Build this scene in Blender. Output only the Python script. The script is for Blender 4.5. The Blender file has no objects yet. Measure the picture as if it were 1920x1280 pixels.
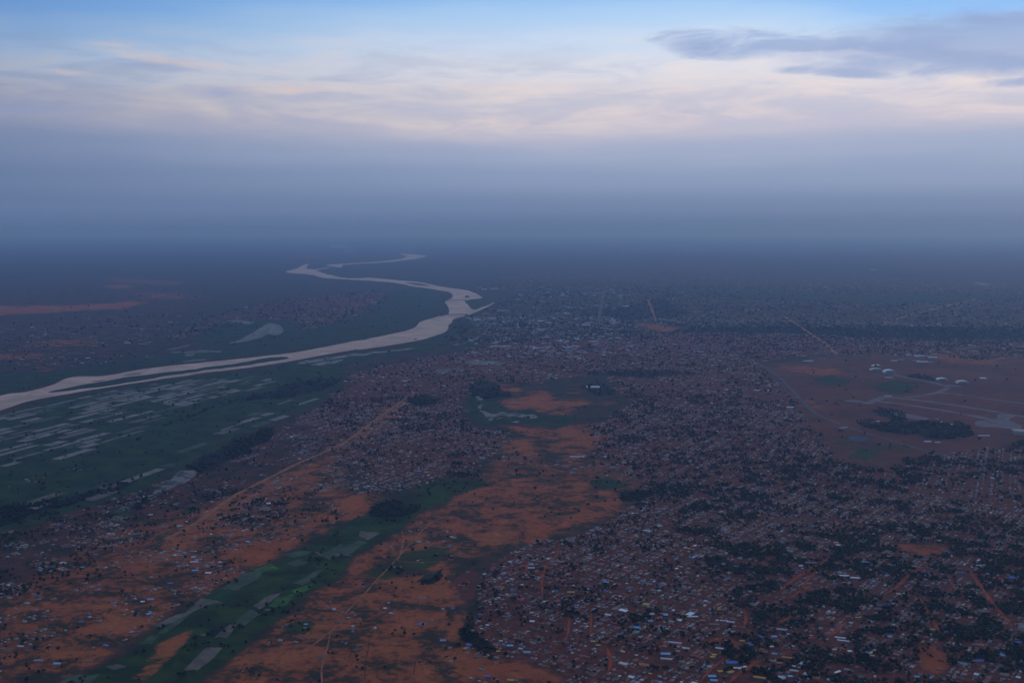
import bpy, bmesh, math, random
import numpy as np

random.seed(7)
rng = np.random.default_rng(11)
S = bpy.context.scene
COL = S.collection

# ------------------------------------------------------------------ camera
CAM_H = 1500.0
F = 2059.0                      # focal length in photo pixels (1920 wide)
HORIZON = 430.0
PITCH = math.atan((640.0 - HORIZON) / F)
CP, SP = math.cos(PITCH), math.sin(PITCH)
cam_data = bpy.data.cameras.new('camera')
cam_data.sensor_width = 36.0
cam_data.lens = 36.0 * F / 1920.0
cam_data.clip_start = 1.0
cam_data.clip_end = 600000.0
cam = bpy.data.objects.new('camera', cam_data)
cam.location = (0, 0, CAM_H)
cam.rotation_euler = (math.pi / 2 - PITCH, 0, 0)
COL.objects.link(cam)
S.camera = cam

# ------------------------------------------------------------------ view
S.view_settings.view_transform = 'Standard'
S.view_settings.look = 'None'
S.view_settings.exposure = 0.0
S.view_settings.gamma = 1.0
S.cycles.use_denoising = True
S.cycles.max_bounces = 8
S.cycles.volume_bounces = 1
S.cycles.diffuse_bounces = 2
S.cycles.use_fast_gi = False

# ------------------------------------------------------------------ node helper
class NB:
    def __init__(self, tree):
        self.t = tree
        tree.nodes.clear()
    def n(self, typ, **kw):
        nd = self.t.nodes.new(typ)
        for k, v in kw.items():
            setattr(nd, k, v)
        return nd
    def link(self, a, b):
        self.t.links.new(a, b)
    def put(self, sock, v):
        if isinstance(v, bpy.types.NodeSocket):
            self.link(v, sock)
        else:
            sock.default_value = v
    def m(self, op, a, b=None, c=None, clamp=False):
        nd = self.n('ShaderNodeMath', operation=op, use_clamp=clamp)
        self.put(nd.inputs[0], a)
        if b is not None: self.put(nd.inputs[1], b)
        if c is not None: self.put(nd.inputs[2], c)
        return nd.outputs[0]
    def smooth(self, v, lo, hi, a=0.0, b=1.0):
        nd = self.n('ShaderNodeMapRange', interpolation_type='SMOOTHSTEP')
        self.put(nd.inputs[0], v); self.put(nd.inputs[1], lo); self.put(nd.inputs[2], hi)
        self.put(nd.inputs[3], a); self.put(nd.inputs[4], b)
        return nd.outputs[0]
    def mix(self, f, a, b, mode='MIX'):
        nd = self.n('ShaderNodeMix', data_type='RGBA', blend_type=mode)
        self.put(nd.inputs[0], f)
        for s, v in ((nd.inputs[6], a), (nd.inputs[7], b)):
            if isinstance(v, bpy.types.NodeSocket): self.link(v, s)
            else: s.default_value = (v[0], v[1], v[2], 1.0)
        return nd.outputs[2]
    def noise(self, vec, scale, detail=4.0, rough=0.55, dist=0.0):
        nd = self.n('ShaderNodeTexNoise')
        self.put(nd.inputs['Vector'], vec)
        nd.inputs['Scale'].default_value = scale
        nd.inputs['Detail'].default_value = detail
        nd.inputs['Roughness'].default_value = rough
        nd.inputs['Distortion'].default_value = dist
        return nd.outputs['Fac']
    def vec(self, x, y, z):
        nd = self.n('ShaderNodeCombineXYZ')
        self.put(nd.inputs[0], x); self.put(nd.inputs[1], y); self.put(nd.inputs[2], z)
        return nd.outputs[0]

def srgb(r, g, b):
    f = lambda c: (c / 12.92) if c <= 0.04045 else ((c + 0.055) / 1.055) ** 2.4
    return (f(r / 255.0), f(g / 255.0), f(b / 255.0))

# ------------------------------------------------------------------ sky (world): dusk sky, veil of high cloud over a haze bank
SUN_AZ, SUN_EL = math.radians(58.0), math.radians(9.0)      # azimuth from +Y towards +X
world = bpy.data.worlds.new('World')
S.world = world
world.use_nodes = True
w = NB(world.node_tree)
tc = w.n('ShaderNodeTexCoord')
sep = w.n('ShaderNodeSeparateXYZ')
w.link(tc.outputs['Generated'], sep.inputs[0])
dx, dy, dz = sep.outputs
DEG = 57.29578
el = w.m('MULTIPLY', w.m('ARCSINE', dz), DEG)
az = w.m('MULTIPLY', w.m('ARCTAN2', dx, dy), DEG)
sky = w.n('ShaderNodeTexSky', sky_type='NISHITA', sun_disc=False)
sky.sun_elevation = SUN_EL
sky.sun_rotation = SUN_AZ
sky.altitude = 1500.0
sky.air_density, sky.dust_density, sky.ozone_density = 1.0, 1.2, 1.5
hsv = w.n('ShaderNodeHueSaturation')
hsv.inputs['Saturation'].default_value = 0.9
w.link(sky.outputs[0], hsv.inputs['Color'])
nis = w.mix(1.0, hsv.outputs[0], (0.085, 0.085, 0.085), 'MULTIPLY')
# streaky warp of the layers
vs = w.vec(w.m('MULTIPLY', az, 0.05), w.m('MULTIPLY', el, 0.32), 0.0)
n1 = w.noise(vs, 1.0, 5.0, 0.55, 0.3)
vs2 = w.vec(w.m('MULTIPLY', az, 0.16), w.m('MULTIPLY', el, 0.9), 3.7)
n2 = w.noise(vs2, 1.0, 6.0, 0.6, 0.4)
el2 = w.m('ADD', el, w.m('ADD', w.m('MULTIPLY', w.smooth(az, -2.0, -26.0, 0.0, 1.5), w.smooth(el, 5.5, 9.5)), w.m('MULTIPLY', w.smooth(az, 9.0, 24.0, 0.0, 1.8), w.smooth(el, 8.0, 10.5))))
elw = w.m('ADD', el2, w.m('MULTIPLY', w.m('SUBTRACT', n1, 0.5), w.smooth(el, 0.8, 4.0, 0.0, 2.2)))
ramp = w.n('ShaderNodeValToRGB')
ramp.color_ramp.interpolation = 'EASE'
stops = [(-90, (78, 104, 152)), (-0.2, (86, 111, 158)), (0.4, (97, 121, 166)), (1.2, (111, 133, 175)), (2.7, (134, 152, 189)), (3.9, (155, 168, 200)),
         (5.3, (192, 189, 208)), (6.5, (206, 202, 215)), (8.1, (213, 217, 232)), (9.6, (196, 216, 243)), (10.6, (172, 206, 244)), (12.0, (140, 188, 244)),
         (20, (138, 168, 212)), (45, (132, 152, 188)), (90, (122, 142, 178))]
# map elevation -90..90 to 0..1 with a stretched low sky
def emap(e):
    return 0.5 + 0.5 * math.copysign(abs(e / 90.0) ** 0.5, e)
absn = w.m('POWER', w.m('DIVIDE', w.m('ABSOLUTE', elw), 90.0), 0.5)
pos = w.m('MULTIPLY_ADD', w.m('MULTIPLY', absn, w.m('SIGN', elw)), 0.5, 0.5)
w.link(pos, ramp.inputs[0])
cr = ramp.color_ramp
while len(cr.elements) > 1: cr.elements.remove(cr.elements[-1])
for i, (e, c) in enumerate(stops):
    x = emap(e)
    elx = cr.elements[0] if i == 0 else cr.elements.new(x)
    elx.position = x
    elx.color = (*srgb(*c), 1.0)
veil = ramp.outputs[0]
# pink and cream streaks in the veil
streak = w.m('MULTIPLY', w.smooth(n2, 0.42, 0.72), w.m('MULTIPLY', w.smooth(elw, 4.3, 5.6), w.smooth(el, 11.0, 7.0)))
veil = w.mix(w.m('MULTIPLY', streak, 0.6), veil, srgb(238, 222, 214))
lav = w.m('MULTIPLY', w.smooth(n2, 0.52, 0.34), w.m('MULTIPLY', w.smooth(elw, 4.4, 5.4), w.smooth(el, 10.5, 7.5)))
veil = w.mix(w.m('MULTIPLY', lav, 0.5), veil, srgb(176, 184, 210))
# towards the sun the air is brighter and warmer, away from it dimmer
daz = w.m('COSINE', w.m('DIVIDE', w.m('SUBTRACT', az, math.degrees(SUN_AZ) - 30), DEG))
gain0 = w.m('MULTIPLY_ADD', w.smooth(daz, 0.45, 1.0), 0.60, 0.52)
gain1 = w.m('ADD', w.m('MULTIPLY', gain0, w.smooth(el, 45.0, 14.0)), w.smooth(el, 14.0, 45.0))
gain = w.m('ADD', w.m('MULTIPLY', gain1, w.smooth(el, -0.5, 3.0)), w.smooth(el, -0.5, 3.0, 0.96, 0.0))
gcol = w.n('ShaderNodeCombineColor')
w.put(gcol.inputs[0], w.m('POWER', gain, 1.25)); w.put(gcol.inputs[1], gain)
w.put(gcol.inputs[2], w.m('MULTIPLY_ADD', gain, 0.72, 0.28))
veil = w.mix(1.0, veil, gcol.outputs[0], 'MULTIPLY')
base = w.mix(w.smooth(el, 70.0, 5.0, 0.85, 0.94), nis, veil)
# clouds: (azimuth, elevation, half width, half height, tilt)
def blob(a0, e0, aw, ew, k=0.0, amp=1.1, soft=0.45, nz=None):
    da = w.m('SUBTRACT', az, a0)
    de = w.m('SUBTRACT', w.m('SUBTRACT', el, e0), w.m('MULTIPLY', da, k))
    q = w.m('ADD', w.m('POWER', w.m('ABSOLUTE', w.m('DIVIDE', da, aw)), 2.0), w.m('POWER', w.m('ABSOLUTE', w.m('DIVIDE', de, ew)), 2.0))
    v = w.m('ADD', w.m('SUBTRACT', 1.0, q), w.m('MULTIPLY', w.m('SUBTRACT', nz or n3, 0.5), amp))
    return w.smooth(v, 0.0, soft)
n3 = w.noise(w.vec(w.m('MULTIPLY', az, 0.28), w.m('MULTIPLY', el, 1.1), 9.1), 1.0, 7.0, 0.62, 0.6)
def union(*ms):
    r = ms[0]
    for q in ms[1:]: r = w.m('MAXIMUM', r, q)
    return r
dark = union(blob(29.0, 8.45, 18.0, 2.0, -0.02, 1.1, 0.7), blob(11.0, 9.15, 4.4, 0.95, -0.05, 2.6, 1.1), blob(15.0, 9.0, 7.5, 0.55, -0.02, 2.2, 0.9),
             blob(16.6, 7.6, 4.2, 0.34, -0.09, 3.0, 1.3), blob(26.0, 6.75, 4.6, 0.42, -0.02, 2.6, 0.9),
             w.m('MULTIPLY', blob(60.0, 12.5, 24.0, 3.0, 0.0, 2.2, 0.6), 0.8))
base = w.mix(w.m('MULTIPLY', dark, w.smooth(n2, 0.25, 0.7, 0.62, 0.92)), base, srgb(150, 171, 213))
grey = union(blob(-14.8, 6.75, 2.8, 0.45, 0.01, 2.6, 1.6), blob(-17.8, 7.85, 2.6, 0.36, -0.05, 2.4, 1.6), blob(-24.5, 5.6, 5.5, 0.45, 0.0, 2.4, 1.8))
base = w.mix(w.m('MULTIPLY', grey, 0.6), base, srgb(148, 162, 202))
peach = union(blob(-16.8, 8.12, 3.2, 0.34, -0.09, 2.4, 1.5), blob(-21.5, 7.35, 1.8, 0.18, -0.04, 2.6, 2.6), blob(-11.5, 6.9, 2.8, 0.24, 0.03, 3.0, 1.8),
              blob(-19.8, 8.75, 1.4, 0.12, -0.02, 2.6, 3.0))
base = w.mix(w.m('MULTIPLY', peach, 0.75), base, srgb(222, 200, 196))
bg = w.n('ShaderNodeBackground')
w.link(base, bg.inputs[0])
bg.inputs[1].default_value = 1.0
wo = w.n('ShaderNodeOutputWorld')
w.link(bg.outputs[0], wo.inputs[0])

# ------------------------------------------------------------------ sun, low behind cloud
sl = bpy.data.lights.new('sun', 'SUN')
sl.energy = 0.5
sl.angle = math.radians(14.0)
sl.color = (1.0, 0.80, 0.62)
sun = bpy.data.objects.new('sun', sl)
sd = (math.sin(SUN_AZ) * math.cos(SUN_EL), math.cos(SUN_AZ) * math.cos(SUN_EL), math.sin(SUN_EL))
from mathutils import Vector, Matrix
sun.rotation_euler = Vector(sd).to_track_quat('Z', 'Y').to_euler()
sun.location = (0, 0, 1540)
COL.objects.link(sun)

# ------------------------------------------------------------------ photo pixel <-> ground
def G(px, py):
    """ground point (z=0) seen at photo pixel"""
    px = np.asarray(px, float); py = np.asarray(py, float)
    u = (px - 960.0) / F; v = -(py - 640.0) / F
    dY = CP + v * SP; dZ = -SP + v * CP
    s = -CAM_H / dZ
    return u * s, dY * s
def PX(x, y, z=0.0):
    x = np.asarray(x, float); y = np.asarray(y, float)
    dz_ = z - CAM_H
    fw = y * CP - dz_ * SP; up = y * SP + dz_ * CP
    fw = np.where(fw > 1.0, fw, 1.0)
    return 960.0 + F * x / fw, 640.0 - F * up / fw
def pt(px, py):
    a, b = G(px, py); return float(a), float(b)
def Z(ox, oy, sc, pts):
    return [(ox + a / sc, oy + b / sc) for a, b in pts]
R1 = lambda *p: Z(0, 440, 2.99, p)
R3 = lambda *p: Z(1280, 440, 2.99, p)
R4 = lambda *p: Z(0, 852, 2.99, p)
R5 = lambda *p: Z(640, 852, 2.99, p)
R6 = lambda *p: Z(1280, 852, 2.99, p)
A3 = lambda *p: Z(1560, 640, 5.333, p)
M7 = lambda *p: Z(860, 680, 6.4, p)

def hash2(ix, iy, seed):
    h = (ix.astype(np.int64) * 374761393 + iy.astype(np.int64) * 668265263 + seed * 974711) & 0x7fffffff
    h = ((h ^ (h >> 13)) * 1274126177) & 0x7fffffff
    h = (h ^ (h >> 16)) & 0xffff
    return h / 65535.0
def vnoise(x, y, seed=0):
    ix = np.floor(x); iy = np.floor(y); fx = x - ix; fy = y - iy
    fx = fx * fx * (3 - 2 * fx); fy = fy * fy * (3 - 2 * fy)
    a = hash2(ix, iy, seed); b = hash2(ix + 1, iy, seed); c = hash2(ix, iy + 1, seed); d = hash2(ix + 1, iy + 1, seed)
    return (a * (1 - fx) + b * fx) * (1 - fy) + (c * (1 - fx) + d * fx) * fy
def fbm(x, y, seed=0, octv=4, g=0.5):
    s = 0; a = 1; t = 0
    for o in range(octv):
        s = s + a * vnoise(x * 2 ** o, y * 2 ** o, seed + o * 17); t += a; a *= g
    return s / t
def inpoly(px, py, poly):
    poly = np.asarray(poly, float)
    out = np.zeros(px.shape, bool)
    bb = (px >= poly[:, 0].min()) & (px <= poly[:, 0].max()) & (py >= poly[:, 1].min()) & (py <= poly[:, 1].max())
    if not bb.any(): return out
    x = px[bb]; y = py[bb]; r = np.zeros(x.shape, bool)
    n = len(poly); j = n - 1
    for i in range(n):
        xi, yi = poly[i]; xj, yj = poly[j]
        c = ((yi > y) != (yj > y))
        with np.errstate(divide='ignore', invalid='ignore'):
            r ^= c & (x < (xj - xi) * (y - yi) / (yj - yi + 1e-12) + xi)
        j = i
    out[bb] = r
    return out
def ell(cx, cy, rx, ry, n=14):
    return [(cx + rx * math.cos(2 * math.pi * i / n), cy + ry * math.sin(2 * math.pi * i / n)) for i in range(n)]
def smooth_closed(p, k=4):
    p = np.asarray(p, float); n = len(p); out = []
    for i in range(n):
        a, b, c, d = p[i - 1], p[i], p[(i + 1) % n], p[(i + 2) % n]
        for t in np.linspace(0, 1, k, endpoint=False):
            out.append(0.5 * ((2 * b) + (c - a) * t + (2 * a - 5 * b + 4 * c - d) * t * t + (3 * b - a - 3 * c + d) * t ** 3))
    return np.array(out)
def smooth_open(p, k=5):
    p = np.asarray(p, float); q = np.vstack([2 * p[0] - p[1], p, 2 * p[-1] - p[-2]]); out = []
    for i in range(1, len(q) - 2):
        a, b, c, d = q[i - 1], q[i], q[i + 1], q[i + 2]
        for t in np.linspace(0, 1, k, endpoint=False):
            out.append(0.5 * ((2 * b) + (c - a) * t + (2 * a - 5 * b + 4 * c - d) * t * t + (3 * b - a - 3 * c + d) * t ** 3))
    out.append(p[-1])
    return np.array(out)

# ------------------------------------------------------------------ traced outlines (photo pixels, all on the ground)
RIVER_MAIN = [(-260, 815), (-120, 782), (0, 742), (50, 734), (100, 721), (134, 707), (200, 703.5), (267, 692), (334, 684), (435, 674), (552, 660.5),
    (640, 644), (700, 633), (760, 620), (780, 612.5), (787.5, 603.8), (818.8, 593.8), (837.5, 589), (842, 583.8), (838.8, 573.8), (833.8, 565),
    (847.5, 558.8), (849, 552.5), (842.5, 548), (822.5, 544), (797.5, 540), (772, 536.5), (742, 530.5), (705, 527.3), (639, 523), (607, 521), (585, 515.5),
    (559, 512.5), (536, 510), (559, 502), (570, 496.5), (580, 495), (574, 499.5), (577, 504), (592, 505.5), (606, 512), (624, 516.5), (649, 519.5), (696, 520.8),
    (742, 525), (787, 529), (826, 537), (872, 543.8), (885, 547.5), (906, 558), (882.5, 561), (871, 565), (876, 571), (887.5, 580.5), (910, 574), (923.8, 567.5), (925.5, 568.6),
    (904, 580.5), (891, 585.5), (870, 592.5), (857.5, 596), (850, 599), (847.5, 605), (840, 610), (840, 616), (830, 624), (810, 631), (794, 636), (760, 642.5),
    (700, 652), (640, 659.5), (568.6, 672.4), (502, 684), (401, 697.5), (301, 711), (200.7, 726), (100, 743), (50, 753), (0, 769.5), (-120, 806), (-260, 850)]
RIVER_FAR = [(611, 497), (639, 495), (686, 491.8), (724, 489), (752, 485), (763, 480.5), (750, 475.6), (780, 477.2), (799, 480.2), (780, 485), (752, 488.8), (724, 491.6), (686, 493.8),
    (645, 496.6), (641, 500.6), (626, 500)]
RIVER_SLIP = [(590, 505), (603, 503), (616, 501.6), (616, 502.6), (603, 504.6), (592, 507)]
ISLAND = R1((280, 880), (380, 858), (700, 800), (1000, 764), (1300, 724), (1510, 690), (1620, 685), (1560, 705), (1300, 742), (1000, 782), (700, 832), (400, 872))
ISLETS = [[(626, 517.6), (655, 519.6), (690, 521.6), (655, 521.5)], [(761, 529.6), (786, 531.5), (804, 536.2), (782, 534.5)], ell(875.6, 556, 4.5, 2.3), ell(779, 635.5, 3, 0.9)]
PONDS = {
    'lagoon': R1((1290, 605), (1340, 588), (1420, 550), (1500, 500), (1570, 508), (1590, 540), (1560, 562), (1500, 560), (1450, 582), (1340, 603)),
    'lagoon_b': R1((1262, 484), (1345, 480), (1430, 487), (1400, 500), (1345, 492)),
    'pond_a': [(870, 679), (885, 674.5), (905, 675.5), (938, 678.5), (942, 682), (905, 683), (880, 682.4)],
    'pond_b': [(818, 694), (835, 693), (838.5, 697.5), (825, 700)],
    'pond_c': [(854, 694), (868, 692.5), (870, 695.5), (858, 696.5)],
    'pond_d': [(1022, 704), (1040, 705), (1046, 709), (1038, 710.3)],
    'marsh': M7((270, 570), (330, 578), (380, 602), (440, 612), (500, 590), (600, 602), (700, 598), (800, 622), (880, 616), (940, 650), (860, 668), (820, 650), (760, 655), (690, 640), (590, 645), (500, 628), (420, 655), (400, 690), (345, 690), (370, 655), (330, 645), (320, 610)),
    'marsh_b': M7((225, 530), (260, 505), (325, 508), (285, 525), (270, 555)),
    'marsh_c': M7((200, 408), (245, 402), (300, 440), (250, 448)),
    'marsh_d': M7((635, 708), (690, 695), (735, 700), (700, 720)),
    'marsh_e': M7((440, 668), (490, 655), (520, 665), (470, 676)),
    'pond_left': R4((870, 205), (930, 165), (1000, 95), (1060, 88), (1105, 100), (1050, 150), (985, 175), (920, 207)),
    'pond_small': R4((640, 320), (690, 290), (735, 295), (690, 318)),
    'pond_right': [(1632, 504.8), (1646, 505.2), (1644, 507.3), (1634, 507)],
    'pond_right_b': [(1826, 529), (1848, 531), (1852, 535), (1836, 534)],
    'far_water': [(625, 460), (655, 461.5), (648, 464.5), (620, 464)],
    'far_water_b': [(646, 469.5), (662, 469.8), (662, 472), (648, 471.8)],
    'slough': [(560, 679), (620, 669), (690, 661), (770, 652), (765, 655), (690, 664.5), (625, 673), (575, 681)],
    'slough_b': R1((640 * 0 + 1750, 725), (1900, 700), (1914, 708), (1800, 732)),
}
BARE = [  # (outline, amount, redness)
    ([(930, 830), (1130, 790), (1180, 850), (1215, 900), (1190, 940), (1090, 895), (960, 930), (850, 950), (830, 905), (920, 880)], 0.48, 0.35),
    ([(0, 1280), (0, 1120), (120, 1040), (300, 960), (430, 930), (520, 890), (640, 830), (760, 745), (800, 738), (790, 765), (700, 830), (640, 880), (660, 910), (720, 935), (640, 985), (560, 1020), (440, 1080), (330, 1140), (230, 1215), (100, 1290)], 0.54, 0.45),
    ([(430, 935), (520, 895), (600, 850), (690, 795), (760, 738), (800, 735), (760, 770), (690, 815), (600, 865), (500, 925), (400, 985), (300, 1060), (280, 1050), (350, 990)], 0.85, 0.2),
    (R4((380, 1050), (560, 890), (700, 860), (690, 900), (780, 965), (700, 1000), (500, 1040)), 0.95, 0.2),
    (R4((1270, 560), (1480, 480), (1680, 490), (1600, 520), (1430, 590), (1350, 640), (1250, 600)), 0.95, 0.6),
    (R4((830, 1110), (1000, 1010), (1110, 978), (1060, 1060), (940, 1150), (800, 1165)), 1.0, 0.3),
    (R4((640, 1280), (760, 1180), (940, 1160), (900, 1210), (800, 1280)), 0.85, 0.4),
    ([(360, 1295), (445, 1232), (530, 1162), (615, 1098), (695, 1032), (762, 988), (800, 960), (960, 930), (1090, 895), (1200, 930), (1160, 985), (1040, 1005), (960, 1030), (870, 1045), (830, 1080), (870, 1130), (880, 1200), (930, 1235), (1010, 1250), (1040, 1290)], 0.60, 0.5),
    (R5((1000, 390), (1100, 370), (1200, 400), (1180, 450), (1020, 450)), 1.0, 0.9),
    (R5((520, 290), (800, 190), (1000, 170), (1240, 165), (1230, 210), (1000, 250), (780, 290), (600, 300)), 0.72, 0.4),
    (R5((640, 1180), (900, 1140), (1150, 1170), (1260, 1220), (1200, 1270), (900, 1250), (700, 1260)), 0.95, 0.8),
    (R5((0, 250), (120, 270), (210, 300), (130, 340), (0, 380)), 1.0, 0.4),
    (R5((250, 690), (560, 640), (620, 720), (560, 790), (250, 800)), 0.85, 0.4),
    (R5((1060, 960 - 250), (1215, 740), (1220, 770), (1120, 765)), 0.9, 0.6),
    (M7((285, 240), (390, 232), (520, 270), (600, 300), (740, 290), (760, 330), (640, 360), (460, 340), (400, 320), (440, 295)), 1.0, 0.35),
    (M7((440, 480), (560, 430), (760, 430), (850, 350), (1000, 325), (1080, 400), (1150, 450), (1320, 440), (1540, 455), (1870, 470), (1860, 505), (1560, 500), (1380, 560), (1240, 540), (900, 580), (800, 560), (640, 590), (560, 560), (620, 520)), 1.0, 0.4),
    (M7((1300, 350), (1480, 335), (1540, 360), (1460, 385), (1320, 380)), 0.9, 0.4),
    (M7((1050, 590), (1260, 590), (1390, 570), (1260, 625), (1180, 625)), 1.0, 0.4),
    (M7((600, 750), (720, 760), (880, 810), (1080, 830), (1100, 750), (1250, 750), (1420, 790), (1460, 830), (1300, 860), (960, 860), (760, 820)), 1.0, 0.55),
    (M7((440, 980), (640, 920), (900, 930), (1000, 1050), (860, 1090), (700, 1000), (520, 1030)), 0.85, 0.5),
    (M7((1240, 970), (1500, 900), (1700, 900), (1880, 970), (1700, 950), (1560, 1000), (1340, 1010)), 1.0, 0.7),
    ([(1182, 606), (1215, 605.5), (1252, 608.5), (1280, 615), (1268, 623), (1238, 624), (1210, 617)], 1.0, 0.35),
    ([(1670, 1013), (1730, 1010), (1785, 1016), (1770, 1030), (1740, 1044), (1690, 1036)], 1.0, 0.95),
    ([(1362, 912), (1376, 899), (1390, 899), (1384, 914)], 1.0, 0.8),
    ([(1612, 957), (1626, 954), (1636, 958), (1626, 962)], 1.0, 0.7),
    ([(1505, 1167), (1530, 1158), (1556, 1162), (1550, 1174), (1512, 1176)], 1.0, 0.7),
    ([(1710, 1214), (1735, 1212), (1765, 1216), (1778, 1252), (1766, 1272), (1736, 1264), (1716, 1236)], 1.0, 1.0),
    ([(1374, 1180), (1394, 1164), (1404, 1164), (1426, 1182), (1396, 1190)], 1.0, 0.6),
    ([(1400, 1225), (1450, 1220), (1446, 1236), (1420, 1246), (1380, 1240)], 0.9, 0.6),
    ([(1320, 1206), (1350, 1192), (1400, 1204), (1380, 1214)], 0.9, 0.6),
    (R3((760, 960 - 30), (560, 905), (530, 850), (640, 920), (760, 990)), 0.8, 0.5),
    (R3((860, 1185), (930, 1180), (975, 1200), (920, 1210)), 1.0, 0.8),
    (R3((500, 1080), (560, 1072), (600, 1080), (540, 1090)), 1.0, 0.8),
    (R3((300, 1090), (360, 1085), (420, 1100), (330, 1105)), 0.9, 0.8),
    (R3((0, 1205), (40, 1200), (40, 1225), (0, 1230)), 1.0, 0.8),
    (R3((510, 740), (700, 735), (900, 750), (880, 780), (740, 785), (700, 760), (560, 765)), 0.75, 0.4),
    (R3((1280, 680), (1430, 650), (1600, 690), (1880, 690), (1900, 715), (1600, 720)), 0.7, 0.5),
    ([(-200, 578), (60, 573), (190, 570), (262, 566), (240, 578), (60, 588), (-200, 600)], 0.85, 0.4),
    ([(190, 536), (245, 533), (250, 541), (205, 542)], 0.8, 0.5), ([(225, 567), (262, 562), (264, 571), (230, 573)], 0.9, 0.5),
    ([(250, 548), (330, 550), (360, 560), (280, 560)], 0.6, 0.5), ([(200, 520), (350, 528), (330, 535), (210, 530)], 0.5, 0.5),
    ([(40, 640), (170, 636), (165, 650), (60, 652)], 0.6, 0.4), ([(-100, 670), (60, 660), (100, 668), (0, 676)], 0.7, 0.4), ([(80, 683), (105, 680), (102, 694), (84, 696)], 0.9, 0.4),
    ([(100, 505), (150, 492), (130, 499)], 0.5, 0.4), ([(540, 478), (600, 480), (620, 484), (560, 484)], 0.35, 0.5),
]
GREEN = [  # (outline, amount, brightness of the green)
    ([(830, 648), (880, 590), (990, 538), (1300, 535), (1700, 545), (2150, 560), (2150, 648), (1700, 642), (1480, 628), (1300, 622), (1120, 640), (960, 640), (880, 660)], 0.58, 0.0),
    ([(-250, 870), (0, 775), (120, 745), (300, 716), (500, 688), (570, 676), (650, 664), (760, 650), (830, 630), (845, 612), (880, 600), (900, 612), (880, 640), (800, 655), (700, 668), (640, 690), (650, 712), (620, 735), (560, 770), (470, 805), (380, 855), (290, 905), (180, 945), (0, 995), (-250, 1060)], 1.0, 0.45),
    ([(-250, 790), (-100, 770), (0, 738), (100, 715), (140, 702), (300, 685), (560, 655), (700, 629), (780, 606), (832, 588), (832, 566), (842, 552), (800, 541), (740, 541), (700, 570), (620, 605), (520, 640), (330, 660), (160, 690), (0, 700), (-250, 720)], 0.85, 0.35),
    ([(400, 605), (480, 598), (540, 604), (560, 625), (500, 645), (420, 650), (360, 645)], 1.0, 0.4),
    ([(100, 1290), (250, 1222), (330, 1150), (420, 1095), (540, 1040), (640, 985), (720, 950), (790, 925), (790, 905), (830, 895), (920, 900), (900, 915), (820, 945), (760, 985), (690, 1030), (610, 1095), (525, 1160), (440, 1230), (350, 1290)], 0.78, 0.7),
    ([(875, 728), (930, 738), (960, 748), (930, 758), (950, 768), (1010, 772), (1060, 778), (1090, 790), (1040, 800), (960, 796), (900, 792), (870, 775), (885, 750)], 1.0, 0.3),
    ([(871, 563), (900, 560.5), (924, 567), (888, 580)], 1.0, 0.5),
    ([(1395, 1150), (1430, 1148), (1466, 1160), (1450, 1168), (1428, 1168)], 1.0, 0.4),
    (R3((900, 1240), (960, 1200), (1060, 1215), (1040, 1250)), 1.0, 0.6),
    (R3((1060, 860), (1180, 800), (1330, 830), (1300, 880), (1180, 895)), 0.9, 0.4),
    (R3((700, 800), (880, 790), (960, 840), (860, 860)), 0.8, 0.35),
    (R3((780, 1150), (1000, 1120), (1340, 1200), (1240, 1240), (900, 1200)), 0.45, 0.4),
    ([(640, 1075), (700, 1060), (760, 1030), (860, 1020), (840, 1050), (740, 1080)], 0.6, 0.4),
    (R5((1360, 170), (1500, 140), (1660, 160), (1620, 200), (1450, 210)), 0.9, 0.4),
    (R4((990, 310), (1100, 270), (1120, 290), (1010, 330)), 1.0, 0.5), (R4((830, 500), (870, 470), (920, 475), (860, 505)), 1.0, 0.5), (R4((890, 455), (930, 425), (985, 425), (940, 455)), 1.0, 0.5),
    (R4((1040, 400), (1110, 390), (1165, 410), (1110, 425)), 1.0, 0.5), (R4((560, 610), (620, 575), (660, 580), (610, 620)), 0.8, 0.4), (R4((610, 330), (640, 290), (780, 290), (800, 330), (700, 350)), 0.9, 0.4),
    (R4((1380, 1230), (1440, 1180), (1520, 1190), (1480, 1260)), 0.9, 0.5), (R4((1560, 1000), (1640, 950), (1760, 950), (1740, 1000)), 0.8, 0.4),
    ([(770, 650), (850, 640), (1000, 600), (1100, 580), (1000, 560), (930, 570), (900, 590), (860, 600)], 0.55, 0.25),
    ([(760, 745), (790, 738), (830, 745), (830, 755), (790, 762), (770, 755)], 0.9, 0.2),
]
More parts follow.
